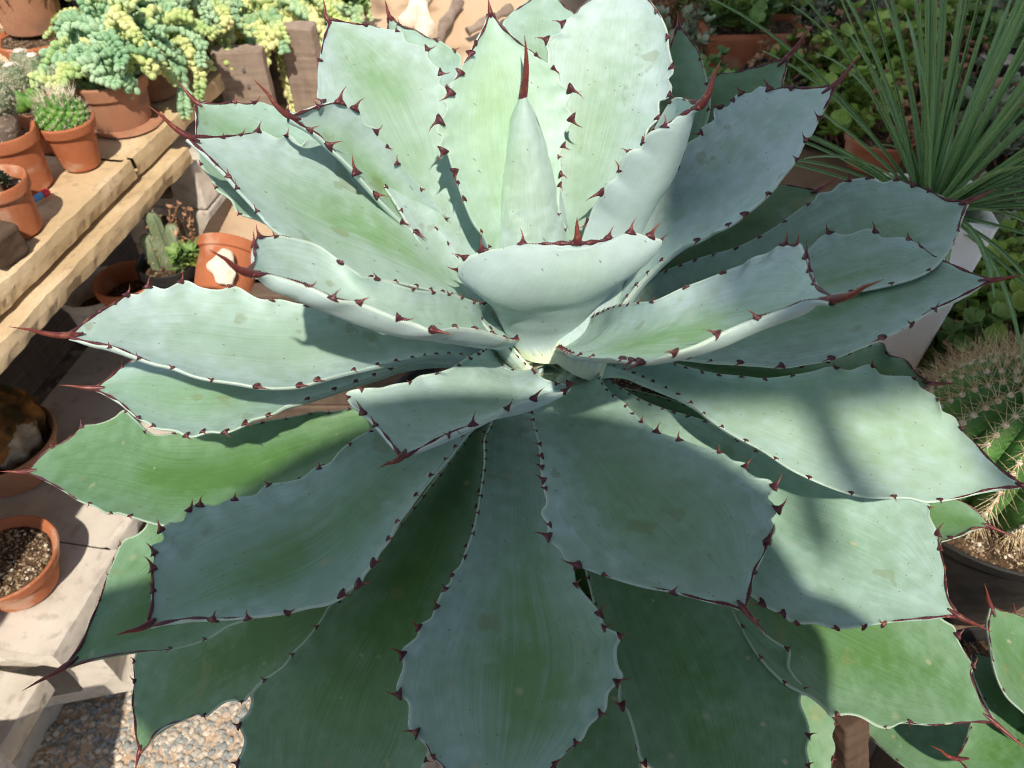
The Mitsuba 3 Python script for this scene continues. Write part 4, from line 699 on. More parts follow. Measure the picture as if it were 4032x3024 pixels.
# pots on the slab bench
B1_, s1_ = pot((-0.783, 0.689, 0.800), .030, .050, .086, 'bright orange pot at the front of the bench holding the spiny green cactus', grit=90)
k = thing('spiny_cactus', 'bright green clumping cactus with long pale spines in the bright orange pot', 'cactus')
g_ = np.random.default_rng(4)
body = globe(.038, .052, 44, 30, .13, 1); body.apply_translation(B1_ + [0, 0, -.010]); obj('body', body, 'cactus_green', k, smooth=True)
tb = []
for i in range(110):
    th, ph = i * 2.39996, math.acos(1 - 1.55 * (i + .5) / 110); d_ = np.array([math.sin(ph) * math.cos(th), math.sin(ph) * math.sin(th), math.cos(ph)])
    c_ = B1_ + [0, 0, .018] + d_ * [.036, .036, .030]; s = trimesh.creation.icosphere(subdivisions=2, radius=.0062); s.apply_translation(c_); tb.append((s, c_ + d_ * .006, d_))
obj('tubercles', cat([x[0] for x in tb]), 'cactus_green', k, smooth=True, kind='stuff')
obj('spines', spines([x[1] for x in tb], [x[2] for x in tb], .010, .0004, 3, 1.2, 6), 'spine_pale', k, smooth=False, kind='stuff')
top = [x for x in tb if x[2][2] > .72]; obj('crown_spines', spines([x[1] for x in top], [unit(x[2] + [-.2, .1, .5]) for x in top], .026, .0006, 5, .7, 7), 'spine_pale', k, smooth=False, kind='stuff')
C2, _ = pot((-0.847, 0.621, 0.800), .038, .051, .10, 'orange pot at the left edge of the bench holding a single grey club cactus', grit=60)
columnar(C2 + [.004, .005, 0], .030, .095, (.05, .0), 'grey spiny club cactus with white woolly top at the left edge, in the near pot', 2)
C3, _ = pot((-0.804, 0.487, 0.800), .036, .049, .088, 'nearest small orange pot on the bench, with thin green stems', grit=50)
sprig(C3, .06, .025, 9, .010, 'foliage_grey', 'thin grey-green segmented stems in the nearest small pot', 6, 'stem_succulent')
C4, _ = pot((-0.777, 0.860, 0.800), .056, .073, .088, 'wide tan terracotta bowl on the bench holding the trailing succulent', 'terracotta_old', rim=.30, grit=120)
tag(obj('saucer', at(lathe([(0, 0), (.060, 0), (.066, .003), (.064, .006), (0, .006)], 40), *(np.array((-0.763, 0.853, 0.800)) + [0, 0, -.0035])), 'terracotta_old', smooth=30), 'thin tan clay saucer under the wide terracotta bowl', 'saucer')
S = fountain(C4, .045, 32, 3, .06, .075, .02, bias=(.1, .12))
S += fountain(C4 + [.02, .04, 0], .03, 12, 4, .12, .08, .03, bias=(.2, .7))
S += [[C4 + [-.05, -.03, 0], C4 + [-.085, -.04, .03], C4 + [-.105, -.05, .03]], [C4 + [-.05, 0, .01], C4 + [-.075, -.02, .06], C4 + [-.04, -.03, .045]]]
trailing('trailing blue-green succulent spilling from the wide terracotta bowl', S, ['sedum_blue', 'sedum_blue', 'sedum_blue', 'sedum_blue', 'sedum_blue', 'sedum_yellow'])
C5, _ = pot((-0.886, 0.849, 0.800), .050, .064, .060, 'low reddish pot behind the bright orange one, with a cluster of club cacti', rim=.28)
for q, (pp, hh, lx) in enumerate([((-0.903, 0.808, 0.845), .080, -.12), ((-0.877, 0.827, 0.845), .088, .0), ((-0.843, 0.823, 0.845), .078, .14), ((-0.909, 0.854, 0.845), .085, -.06), ((-0.935, 0.827, 0.845), .085, -.3)]):
    columnar(np.array(pp), .021, hh, (lx, .05), 'grey-green club cactus in the low reddish pot behind, ' + ('front left of its cluster', 'front centre of its cluster', 'front right of its cluster', 'back of its cluster', 'at the left frame edge')[q], 20 + q)
C6, _ = pot((-0.869, 0.763, 0.800), .038, .048, .075, 'small orange pot between the others holding flat green pads')
k = thing('pad_cactus', 'flat rounded green pads in the small pot between the others', 'cactus')
for q, (x, y, z_, rr) in enumerate([(-.03, .0, .018, .026), (.006, .004, .02, .021), (-.01, .022, .014, .022)]):
    s = trimesh.creation.icosphere(subdivisions=3, radius=1); s.apply_scale([rr, rr * .55, rr * .8]); s.apply_transform(trimesh.transformations.rotation_matrix(q * 1.1, [0, 0, 1])); s.apply_translation(C6 + [x, y, z_]); obj('pad', rough(s, .0012, .01, q), 'cactus_green', k, smooth=True)
C6b, _ = pot((-0.850, 0.842, 0.800), .034, .045, .078, 'small orange pot half hidden behind the bright orange one')
C7, _ = pot((-1.049, 1.142, 0.800), .06, .08, .05, 'upturned orange pot under the big stained pot at the top left corner', rim=.4)
C7b, _ = pot(np.array((-1.062, 1.166, 0.800)) + [0, .02, .05], .058, .088, .16, 'big stained terracotta pot with hanging dry roots at the top left corner', 'terracotta_old', rim=.14)
k = thing('dry_roots', 'thin brown dry roots hanging down the big stained pot', 'roots'); g_ = np.random.default_rng(8)
b7 = np.array((-1.062, 1.166, 0.800)) + [0, .02, .05]
for q in range(7):
    a = -2.4 + q * .33 + g_.normal(0, .06); L = g_.uniform(.07, .15)
    P = [b7 + [(.058 + .030 * z / .16 + .004) * math.cos(a + g_.normal(0, .03)), (.058 + .030 * z / .16 + .004) * math.sin(a + g_.normal(0, .03)), z] for z in np.linspace(.16, .16 - L, 7)]
    obj('root', tube(spline(np.array(P), 20), np.linspace(.0028, .001, 20), 6), 'dry_stem', k, smooth=True)
C8, _ = pot((-0.749, 0.977, 0.800), .045, .058, .105, 'dark red pot right of the wide bowl, under trailing stems', 'terracotta_old')
C9, _ = pot((-0.744, 1.137, 0.800), .05, .062, .105, 'dark red pot at the far end of the bench under blue-green trailing stems', 'terracotta_old')
pot((-0.912, 1.252, 0.800), .06, .08, .13, 'black plastic pot at the back of the bench behind the trailing plants', 'black_plastic', 'plastic_pot')
pot((-1.005, 1.299, 0.800), .06, .075, .12, 'black plastic pot at the back of the bench beside the big stained pot', 'black_plastic', 'plastic_pot')
S = fountain(C8, .045, 24, 5, .08, .09, .06, bias=(.3, .1)) + fountain(C8 + [0, .03, 0], .04, 14, 6, .10, .08, .02)
S += [[C8 + [.03, -.02, 0], C8 + [.075, -.05, .02], C8 + [.085, -.07, -.05], C8 + [.08, -.085, -.095]], [C8 + [.03, -.0, 0], C8 + [.09, -.02, .02], C8 + [.105, -.035, -.06], C8 + [.095, -.05, -.09]]]
trailing('trailing blue-green succulent hanging from the dark red pot beside the bowl', S, ['sedum_blue', 'sedum_blue', 'sedum_blue', 'sedum_yellow'])
S = fountain(C9, .05, 30, 7, .08, .11, .13, bias=(.45, -.2))
trailing('trailing blue-green succulent reaching over the far end of the bench', S, ['sedum_blue', 'sedum_yellow', 'sedum_blue'])
C10 = np.array((-0.927, 1.295, 0.840)); S = fountain(C10, .06, 24, 9, .06, .10, .06)
trailing('yellowing trailing succulent in the black pots at the back of the bench', S, ['sedum_yellow', 'sedum_blue'])
pen = thing('marker', 'small blue marker with a red cap lying on the bench beside the nearest pot', 'marker')
a_, b_ = np.array((-0.815, 0.555, 0.808)), np.array((-0.797, 0.590, 0.808)); mid_ = a_ * .35 + b_ * .65
obj('barrel', tube([a_, a_ + (mid_ - a_) * .04, mid_ - (mid_ - a_) * .02, mid_], [.004, .0055, .0055, .005], 16), 'blue_plastic', pen, smooth=40)
obj('cap', tube([mid_, mid_ + (b_ - mid_) * .08, b_ - (b_ - mid_) * .2, b_], [.0055, .0065, .006, .003], 16), 'red_plastic', pen, smooth=40)
wd = rough(rbox(.16, .06, .05, .008).subdivide_to_size(.012), .006, .03, 2)
tag(obj('driftwood', at(wd, *(np.array((-0.804, 0.428, 0.800)) + [-.03, 0, .03]), -.4), 'dark_timber', smooth=True), 'dark cracked chunk of wood on the near left corner of the bench', 'wood')
# under and below the bench
D1, dr1 = pot((-0.998, 0.415, 0.300), .075, .100, .085, 'wide terracotta bowl on the low slabs holding the crusted old cactus', 'terracotta_old', level=.7)
k = thing('old_cactus', 'old globe cactus with brown corky crust and a pale bare side', 'cactus')
s = trimesh.creation.icosphere(subdivisions=5, radius=1); v = np.array(s.vertices); th = np.arctan2(v[:, 1], v[:, 0]); v *= (1 + .05 * np.cos(th * 13))[:, None] * [.082, .082, .085]; s = trimesh.Trimesh(v, s.faces); s = rough(s, .006, .03, 3)
s.apply_translation(D1 + [-.008, .004, .045]); obj('body', s, 'bare_flesh', k, smooth=True)
v = np.array(s.vertices) - (D1 + [-.008, .004, .045]); n_ = unit(v); msk = (n_ @ unit([.85, -.35, -.25])) + (meshkit.fbm(n_ * 3, 3, 5) - .5) * .45 < .84
cr = s.copy(); cr.update_faces(msk[cr.faces].all(1)); cr.remove_unreferenced_vertices(); cr = trimesh.Trimesh(np.array(cr.vertices) + unit(np.array(cr.vertices) - (D1 + [-.008, .004, .045])) * .005, cr.faces); obj('crust', rough(cr, .003, .012, 8), 'brown_crust', k, smooth=True)
D2, _ = pot((-0.869, 0.158, 0.302), .055, .086, .085, 'shallow reddish pot of gritty soil on the low slabs at lower left', rim=.34, grit=420, level=.80)
D3, _ = pot((-0.567, 0.584, 0.592), .05, .062, .10, 'bright orange pot with a white lime patch in front of the cinder blocks', grit=0, tilt=(-1.0, .15, 0), level=.75)
pd = np.array((-0.567, 0.584, 0.592)); pm = trimesh.creation.icosphere(subdivisions=3, radius=1); pm = rough(trimesh.Trimesh(np.array(pm.vertices) * [.022, .009, .030], pm.faces), .013, .028, 1)
tag(obj('lime_chunk', moved(pm, trimesh.transformations.translation_matrix(pd + [.024, -.010, .072]) @ trimesh.transformations.euler_matrix(-.7, .2, .2)), 'lime_stone', smooth=True), 'white lump of lime lying on the bright orange pot', 'stone')
pot((-0.878, 0.700, 0.425), .055, .07, .10, 'pale empty pot in the dark under the bench', 'concrete_grey', 'plant_pot', level=.4)
pot((-0.750, 0.615, 0.510), .05, .06, .10, 'dark orange pot in the dark under the bench', level=.6)
E1_, _ = pot((-0.671, 0.641, 0.535), .05, .06, .10, 'black pot holding the small green cactus beneath the bench', 'black_plastic', 'plastic_pot')
k = thing('small_cactus', 'small green ribbed cactus stems beside the bright orange pot', 'cactus')
for q, (x, y, hh) in enumerate([(0, 0, .12), (.02, .01, .09), (-.025, .0, .075), (.03, -.02, .06)]):
    m_ = lathe([(1e-4, 0), (.011, 0), (.013, hh * .5), (.012, hh * .9), (.006, hh), (1e-4, hh)], 32); v = np.array(m_.vertices); v[:, :2] *= (1 + .14 * np.cos(6 * np.arctan2(v[:, 1], v[:, 0])))[:, None]; m_.vertices = v; m_.apply_translation(E1_ + [x, y, -.005])
    st_ = obj('stem', m_, 'foliage_grey', k, smooth=True); p_, d_ = surf_pts(m_, 60, q, E1_[2] + .01); obj('spines', spines(p_, d_, .007, .0003, q, .9, 4), 'spine_tan', st_, smooth=False, kind='stuff')
sprig(E1_ + [.045, -.01, 0], .05, .02, 7, .020, 'foliage_green', 'small green seedling beside the small cactus', 31, 'seedling', wide=.35)
sprig(E1_ + [.02, .03, 0], .12, .03, 8, .008, 'foliage_rust', 'dry purple-brown flower stems behind the small cactus', 32, 'dry_flowers')
# timber and yellow trailing plant behind the bench
def board(c_, sx, sz, rz, label, bolts=()):
    k = thing('timber_post', label, 'timber'); c_ = np.array(c_); m_ = rough(rbox(sx, .05, sz, .005).subdivide_to_size(.02), .003, .03, len(scene))
    obj('post', at(m_, *c_, rz), 'old_timber', k, smooth=35)
    for (bx, bz) in bolts:
        b = trimesh.creation.cylinder(.004, .008, sections=10); b.apply_transform(trimesh.transformations.rotation_matrix(math.pi / 2, [1, 0, 0])); b.apply_translation([bx, -.0265, bz]); obj('bolt', at(b, *c_, rz), 'steel', k, smooth=30)
board((-0.609, 1.106, 0.689), .105, .30, .12, 'weathered grey-brown board with two bolts behind the end of the bench', ((.008, .115), (.01, .08)))
board((-0.502, 1.209, 0.679), .075, .34, -.05, 'weathered board right of the bolted one, behind the left back leaf')
board((-0.793, 1.293, 0.622), .12, .30, .1, 'weathered board hidden behind the far end of the bench')
board((-0.603, 1.329, 0.630), .06, .30, .0, 'narrow dark board in the gap between two weathered boards')
YC = np.array((-0.661, 1.339, 0.809)); S = fountain(YC, .10, 64, 12, .05, .15, .10, bias=(.15, -.35))
S += [[YC + [.08, -.06, .02], YC + [.12, -.10, .0], YC + [.135, -.115, -.10], YC + [.14, -.12, -.19]], [YC + [.06, -.06, .02], YC + [.10, -.11, .0], YC + [.112, -.12, -.12], YC + [.118, -.125, -.22]], [YC + [.10, -.04, .02], YC + [.17, -.08, .0], YC + [.195, -.085, -.04], YC + [.175, -.09, -.07]]]
trailing('yellow-green trailing succulent draped over the weathered boards', S, ['sedum_yellow', 'sedum_yellow', 'sedum_yellow', 'sedum_blue'], .015)
pot(YC + [0, .02, -.12], .09, .11, .11, 'dark pot under the yellow-green trailing succulent', 'black_plastic', 'plastic_pot')
sprig((-0.456, 1.508, 0.766), .08, .06, 16, .03, 'foliage_green', 'dark green leafy plant behind the back left leaf of the agave', 40)
S = fountain((-0.479, 1.465, 0.794), .04, 10, 14, .03, .07, .09)
trailing('blue-green trailing stems beside the dark gap at the top left of centre', S, 'sedum_blue')
# pale driftwood and stones on the sandy part of the bed
g_ = np.random.default_rng(12)
for q, (a_, b_, r_, lab) in enumerate([((-0.318, 1.594, 0.700), (-0.269, 1.780, 0.720), .020, 'pale driftwood stick'), ((-0.277, 1.484, 0.700), (-0.289, 1.707, 0.720), .024, 'pale driftwood branch'), ((-0.223, 1.469, 0.700), (-0.181, 1.725, 0.720), .014, 'brown weathered stick'), ((-0.149, 1.561, 0.700), (-0.040, 1.672, 0.720), .012, 'thin dark stick')]):
    a_, b_ = np.array(a_), np.array(b_); P = spline(np.array([a_, (a_ + b_) / 2 + g_.normal(0, .02, 3), b_]), 24)
    m_ = tube(P, r_ * (1 + .2 * np.sin(np.arange(24) * .5 + q)), 14); tag(obj('driftwood', rough(m_, .006, .03, q), 'lime_stone' if q < 2 else 'old_timber', smooth=True), lab + ' on the sandy bed behind the tallest leaf, ' + ['leftmost', 'second from left', 'third from left', 'rightmost'][q], 'wood')
# ---------------------------------------------------------------- the right-hand background
a_, b_, c_ = np.array((0.619, 0.357, 0.890)), np.array((0.650, 0.491, 0.890)), np.array((0.509, 0.506, 0.890))
wp = thing('white_planter', 'tall white square planter holding the thin-leaved plant at the right', 'planter')
ex, ey = unit(c_ - b_), unit(a_ - b_); W = np.linalg.norm(c_ - b_); ey = unit(ey - ex * (ex @ ey)); ctr = b_ + ex * W / 2 + ey * W / 2
def sq(s, z, r): 
    o = []
    for sx, sy in ((1, 1), (-1, 1), (-1, -1), (1, -1)):
        a0 = math.atan2(sy, sx) - math.pi / 4
        o += [ctr[:2] + ex[:2] * (sx * (s - r) + r * math.cos(a0 + q * math.pi / 8)) + ey[:2] * (sy * (s - r) + r * math.sin(a0 + q * math.pi / 8)) for q in range(5)]
    return np.array([[*p_, z] for p_ in o])
rings = [sq(W * .41, .56, .014), sq(W * .42, .564, .015), sq(W * .497, .884, .018), sq(W * .5, .89, .018), sq(W * .5 - .003, .892, .016), sq(W * .5 - .013, .892, .012), sq(W * .5 - .016, .889, .012), sq(W * .5 - .022, .85, .012)]
V = np.vstack(rings); K = 20; i, j = np.meshgrid(np.arange(len(rings) - 1), np.arange(K), indexing='ij'); p0 = i * K + j; p1 = i * K + (j + 1) % K
m_ = trimesh.Trimesh(V, np.vstack([np.stack([p0, p1, p1 + K], -1).reshape(-1, 3), np.stack([p0, p1 + K, p0 + K], -1).reshape(-1, 3), [(q, 0, q + 1)[::-1] for q in range(1, 19)]]), process=False)
if m_.face_normals[m_.triangles_center[:, 2].argmin()][2] > 0: m_.invert()
obj('body', m_, 'white_plastic', wp, smooth=40)
sm_ = trimesh.Trimesh(np.vstack([sq(W * .5 - .021, .862, .012), [[*ctr[:2], .868]]]), [(q, (q + 1) % 20, 20) for q in range(20)], process=False); obj('soil', sm_, 'potting_soil', wp)
pl = thing('strap_leaf_plant', 'dark green plant with a fountain of long thin leaves in the white planter', 'plant')
g_ = np.random.default_rng(21); pc = np.array([*ctr[:2], .875])
for q in range(88):
    az = q * 2.39996 + g_.normal(0, .2); tilt = (q + .5) / 88; el = math.radians(lerp(88, 12, tilt ** .85) + g_.normal(0, 4)); L = g_.uniform(.44, .66) * (1 - .25 * tilt)
    d_ = np.array([math.cos(az) * math.cos(el), math.sin(az) * math.cos(el), math.sin(el)]); x = np.linspace(0, 1, 16)[:, None]
    P = pc + np.array([math.cos(az), math.sin(az), 0]) * .012 + d_ * L * x - np.array([0, 0, 1]) * (x ** 2.2) * L * (.05 + .30 * tilt) * g_.uniform(.5, 1.4)
    wd_ = np.interp(x[:, 0], [0, .06, .3, .8, 1], [.0065, .0052, .0044, .0034, .0004]) * g_.uniform(.8, 1.15); t_ = unit(np.gradient(P, axis=0)); sd = unit(np.cross(t_, [0, 0, 1.] if el < 1.45 else [1., 0, 0])); nn_ = np.cross(sd, t_)
    V = np.stack([P + sd * wd_[:, None] + nn_ * wd_[:, None] * .3, P, P - sd * wd_[:, None] + nn_ * wd_[:, None] * .3, P - nn_ * .0012], 1).reshape(-1, 3); F = []
    for r_ in range(15):
        for u_, w_ in ((0, 1), (1, 2), (2, 3), (3, 0)): F += [(4 * r_ + u_, 4 * r_ + w_, 4 * r_ + w_ + 4), (4 * r_ + u_, 4 * r_ + w_ + 4, 4 * r_ + u_ + 4)]
    uvl = np.stack([np.repeat(x[:, 0], 4) + q * 1.0, np.tile([0, .5, 1, .5], 16)], -1)
    obj('leaf', trimesh.Trimesh(V, F, process=False), 'strap_leaf', pl, smooth=True, uv=uvl)
# barrel cactus
bc = np.array((0.637, 0.132, 0.705)); R = .122
bk = thing('barrel_cactus', 'ribbed barrel cactus bristling with tan spines at the right edge', 'cactus')
nt, nz = 17 * 12, 40; th = np.arange(nt) * 2 * np.pi / nt; ph = np.linspace(.02, 2.5, nz); rib = np.abs(np.cos(th * 8.5)) ** .8
rad = R * np.sin(ph)[:, None] * (1 - .17 * (1 - rib)[None] * np.clip(np.sin(ph) * 1.6, 0, 1)[:, None]); zz = R * .95 * np.cos(ph)[:, None] * (1 - .10 * (1 - rib)[None]) - R * .12 * np.exp(-(ph / .3) ** 2)[:, None]
V = np.stack([rad * np.cos(th), rad * np.sin(th), zz * np.ones_like(rad)], -1).reshape(-1, 3) + bc; i, j = np.meshgrid(np.arange(nz - 1), np.arange(nt), indexing='ij'); p0 = i * nt + j; p1 = i * nt + (j + 1) % nt
m_ = trimesh.Trimesh(V, np.vstack([np.stack([p0, p0 + nt, p1 + nt], -1).reshape(-1, 3), np.stack([p0, p1 + nt, p1], -1).reshape(-1, 3)]), process=False); obj('body', m_, 'barrel_skin', bk, smooth=True)
ar, an, wl = [], [], []
for q in range(17):
    t0 = q * 2 * np.pi / 17
    for f_ in np.arange(.12, 2.35, .13):
        d_ = np.array([math.sin(f_) * math.cos(t0), math.sin(f_) * math.sin(t0), .95 * math.cos(f_)]); ar.append(bc + d_ * R); an.append(unit(d_)); wl.append(f_)
for q in range(17): obj('spines', spines(ar[q * 18:(q + 1) * 18], an[q * 18:(q + 1) * 18], .046, .00065, q, 1.05, 10), 'spine_tan', bk, smooth=False, kind='stuff')
w_ = cat([at(trimesh.creation.icosphere(subdivisions=1, radius=.004), *p_) for p_ in ar]); obj('areoles', w_, 'spine_pale', bk, smooth=True, kind='stuff')
bp, _ = pot(bc - [0, .0, R * .62 + .20], .12, .172, .22, 'black plastic pot of gritty soil under the barrel cactus', 'black_plastic', 'plastic_pot', rim=.1, grit=1500, level=.92)
# wooden stake beside the agave
ka, kb = np.array((0.360, -0.169, 0.574)), np.array((0.428, -0.221, 0.310)); ka, kb = ka, ka + (kb - ka) * 2.6
sk = rough(rbox(np.linalg.norm(kb - ka), .036, .036, .004).subdivide_to_size(.02), .003, .03, 5); M = frame((ka + kb) / 2, kb - ka, (.3, -.8, .5))
tag(obj('wooden_stake', moved(sk, M), 'dark_timber', smooth=35), 'dark wooden stake rising beside the lower right leaves of the agave', 'stake')
# plants and pots on the raised bed
tr = rough(mf(to_mf(rbox(.26, .15, .09, .012)) - to_mf(rbox(.236, .126, .09, .01)).translate((0, 0, .03))), .0005, .05, 1)
k = thing('terracotta_trough', 'long terracotta trough at the top right of centre, behind the back leaves', 'trough'); tc = np.array((0.571, 1.466, 0.680)); obj('body', at(tr, *(tc + [0, 0, .03]), .05), 'terracotta', k, smooth=30)
obj('soil', at(rough(rbox(.234, .124, .03, .004).subdivide_to_size(.02), .004, .02, 2), *(tc + [0, 0, .045]), .05), 'potting_soil', k, smooth=30)
sprig(tc + [-.03, 0, .06], .10, .06, 14, .034, 'foliage_green', 'rounded green leaves growing in the terracotta trough', 51, wide=.8)
pot((0.753, 1.003, 0.630), .055, .075, .07, 'low orange pot behind the long thin leaves, left of the white planter', 'terracotta')
pot((0.694, 1.154, 0.620), .08, .105, .10, 'wide black pot of dry stems behind the right back leaf', 'black_plastic', 'plastic_pot')
pot((0.585, 1.243, 0.640), .06, .08, .09, 'small black pot behind the right back leaf', 'black_plastic', 'plastic_pot')
pot((1.091, 1.124, 0.660), .055, .07, .08, 'orange pot at the right edge behind the thin-leaved plant', 'terracotta')
pot((1.142, 1.314, 0.660), .05, .065, .08, 'black pot with white pebbles near the right edge', 'black_plastic', 'plastic_pot', soil='lime_stone', grit=60)
pot((1.039, 0.927, 0.620), .06, .08, .11, 'black pot at the right edge behind the white planter', 'black_plastic', 'plastic_pot')
lg = tube(spline(np.array([(0.926, 1.597, 0.740), (1.052, 1.541, 0.740), (1.208, 1.552, 0.750), (1.470, 1.619, 0.750)]), 40), .04 * (1 + .1 * np.sin(np.arange(40) * .6)), 20)
tag(obj('log', rough(lg, .008, .05, 3), 'old_timber', smooth=True), 'weathered log lying across the top right corner', 'log')
spots = [
    ((0.486, 1.737, 0.660), .16, 'foliage_green', 'dark green leafy succulent at the top, right of the tall back leaves, the left one'),
    ((0.555, 1.685, 0.660), .15, 'foliage_grey', 'grey-green leafy succulent at the top, right of the tall back leaves, the right one'),
    ((0.693, 1.720, 0.660), .18, 'foliage_green', 'dark green leafy succulent behind the right back leaf spines, the left one'),
    ((0.743, 1.587, 0.660), .20, 'foliage_green', 'dark green leafy succulent behind the right back leaf spines, the right one'),
    ((0.802, 1.510, 0.660), .20, 'foliage_grey', 'grey-green leafy succulent behind the right back leaf spines'),
    ((0.628, 1.301, 0.660), .13, 'foliage_rust', 'dry rust-brown stems behind the right back leaf spines'),
    ((0.692, 1.288, 0.660), .12, 'foliage_lime', 'bright lime-green leafy succulent behind the right back leaf spines, the leftmost'),
    ((0.777, 1.288, 0.660), .16, 'foliage_lime', 'bright lime-green leafy succulent behind the right back leaf spines, the middle one'),
    ((0.876, 1.437, 0.660), .14, 'foliage_rust', 'dry rust-brown stems behind the long thin leaves, the leftmost'),
    ((0.854, 1.250, 0.660), .16, 'foliage_lime', 'bright lime-green leafy succulent behind the long thin leaves, the leftmost'),
    ((0.983, 1.437, 0.660), .14, 'foliage_lime', 'bright lime-green leafy succulent behind the long thin leaves, the middle one'),
    ((0.950, 1.225, 0.660), .14, 'foliage_rust', 'dry rust-brown stems behind the long thin leaves, the rightmost'),
    ((1.125, 1.495, 0.660), .16, 'foliage_lime', 'bright lime-green leafy succulent behind the long thin leaves, the rightmost'),
    ((1.160, 1.408, 0.660), .13, 'foliage_green', 'dark green leafy succulent in the top right corner'),
    ((1.231, 1.408, 0.660), .14, 'foliage_grey', 'grey-green leafy succulent in the top right corner, the middle one'),
    ((0.714, 1.065, 0.660), .12, 'foliage_lime', 'bright lime-green leafy succulent behind the right back leaf spines, the rightmost'),
    ((0.809, 1.044, 0.660), .12, 'foliage_rust', 'dry rust-brown stems behind the long thin leaves, the middle one'),
    ((0.973, 1.044, 0.660), .12, 'foliage_grey', 'grey-green leafy succulent in the top right corner, the leftmost'),
    ((1.028, 0.943, 0.660), .13, 'foliage_grey', 'grey-green leafy succulent in the top right corner, the rightmost'),
    ((0.496, 1.154, 0.660), .10, 'foliage_green', 'dark green leafy succulent at the top, right of the tall back leaves, the right one'),
    ((0.412, 1.437, 0.660), .12, 'foliage_grey', 'grey-green leafy succulent at the top, right of the tall back leaves, the left one'),
    ((0.400, 1.685, 0.660), .12, 'foliage_rust', 'dry rust-brown stems at the top, right of the tall back leaves'),
    ((0.731, 0.465, 0.600), .12, 'foliage_lime', 'bright lime-green leafy succulent between white planter and barrel cactus'),
    ((0.820, 0.540, 0.600), .13, 'foliage_lime', 'bright lime-green leafy succulent right edge above the barrel cactus, the left one'),
    ((0.824, 0.441, 0.600), .13, 'foliage_lime', 'bright lime-green leafy succulent right edge above the barrel cactus, the right one'),
    ((0.742, 0.395, 0.600), .10, 'foliage_green', 'dark green leafy succulent between white planter and barrel cactus'),
    ((0.683, 0.384, 0.600), .09, 'foliage_rust', 'dry rust-brown stems between white planter and barrel cactus'),
    ((0.895, 0.567, 0.600), .12, 'foliage_green', 'dark green leafy succulent right edge above the barrel cactus'),
    ((0.954, 0.742, 0.600), .10, 'foliage_grey', 'grey-green leafy succulent right edge above the barrel cactus'),
    ((0.772, 0.351, 0.600), .08, 'foliage_rust', 'dry rust-brown stems right edge above the barrel cactus'),
]
for q, (p_, h_, mt, lb_) in enumerate(spots):
    dry = mt == 'foliage_rust'
    sprig(np.array(p_), h_, .085, 26 if dry else 20, .012 if dry else .024, mt, lb_, 60 + q, 'dry_plant' if dry else 'leafy_succulent', wide=.8 if mt == 'foliage_lime' else .55, catg='dry plant' if dry else 'succulent')

a2, _ = pot((.645, -.155, .16), .12, .155, .30, 'black plastic pot of the smaller agave at lower right', 'black_plastic', 'plastic_pot', rim=.1, level=.92)



# ---------------------------------------------------------------- what shades the plant: the photographer, and an unseen roof added to the right
scene['roof_board'] = matte(wood_tex((.20, .15, .11), (.38, .30, .23), .6), .85, .2)
roof = thing('added_shade_roof', 'unseen timber roof of boards, added to cast the shade on the right side', 'roof')
rx0, ry0, rz = EYE[0] + .30, EYE[1] - .74, 2.60
for k in range(12): obj('board', at(rbox(.199, 3.3, .018, .002), rx0 + .10 + .2 * k, ry0 + 1.65, rz + .012 * (k % 2)), 'roof_board', roof)
for k in range(4): obj('rafter', at(rbox(2.5, .05, .09, .003), rx0 + 1.25, ry0 + .25 + .95 * k, rz - .06), 'roof_board', roof)
obj('shadow_batten', at(rbox(.028, .50, .03, .002), EYE[0] + .435, ry0 + .13, rz - .03), 'roof_board', roof)  # battens added to throw narrow shadow bands across the right leaves
obj('shadow_batten', at(rbox(.026, .46, .03, .002), EYE[0] + .55, ry0 + .16, rz - .03), 'roof_board', roof)
for x, y in ((rx0 + 2.4, ry0 + .2), (rx0 + 2.4, ry0 + 3.1), (rx0 + .9, ry0 + 3.15)): obj('post', at(rbox(.09, .09, rz - .11, .004), x, y, (rz - .11) / 2), 'roof_board', roof)
# the photographer stands behind the camera, arms out, holding the phone level with the chest
scene['skin'] = matte(rgb(.46, .29, .21), .55, .35)
scene['shirt'] = matte(speckle((.10, .13, .18), (.13, .16, .22), 30), .9, .1)
scene['denim'] = matte(speckle((.035, .05, .085), (.06, .08, .12), 60), .9, .1)
scene['hair'] = matte(speckle((.03, .02, .014), (.07, .045, .03), 90), .6, .3)
scene['straw_weave'] = matte(speckle((.40, .31, .18), (.55, .45, .28), 120), .9, .15)
scene['leather'] = matte(rgb(.05, .035, .025), .5, .4)
scene['phone_black'] = two({'type': 'principled', 'base_color': rgb(.015, .015, .017), 'roughness': .2, 'specular': .5})
def limb(chain, refine=.012, it=12):
    """one smooth body from chains [((x, y, z), r), ...]"""
    out = None
    for c in chain:
        for (a, ra), (b, rb) in zip(c, c[1:]):
            h_ = manifold3d.Manifold.hull(manifold3d.Manifold.sphere(ra, 20).translate(tuple(map(float, a))) + manifold3d.Manifold.sphere(rb, 20).translate(tuple(map(float, b)))); out = h_ if out is None else out + h_
    m = mf(out.refine_to_length(refine)); trimesh.smoothing.filter_taubin(m, iterations=it); return m
RT, UPV = np.array([1., 0, 0]), np.array([0, math.sqrt(.5), math.sqrt(.5)])
BK = -FWD
P_ = lambda x, y, z: EYE + np.array([x, y, z])
ph = EYE + RT * .058 - UPV * .020 + BK * .0075
phone = thing('phone', 'black phone held level in both hands, behind the camera', 'phone')
M = np.eye(4); M[:3, 0], M[:3, 1], M[:3, 2], M[:3, 3] = RT, UPV, -FWD, ph; M[:3, 1] = UPV; M[:3, 2] = np.cross(RT, UPV)
obj('body', moved(rbox(.150, .074, .008, .0035), M), 'phone_black', phone, smooth=40)
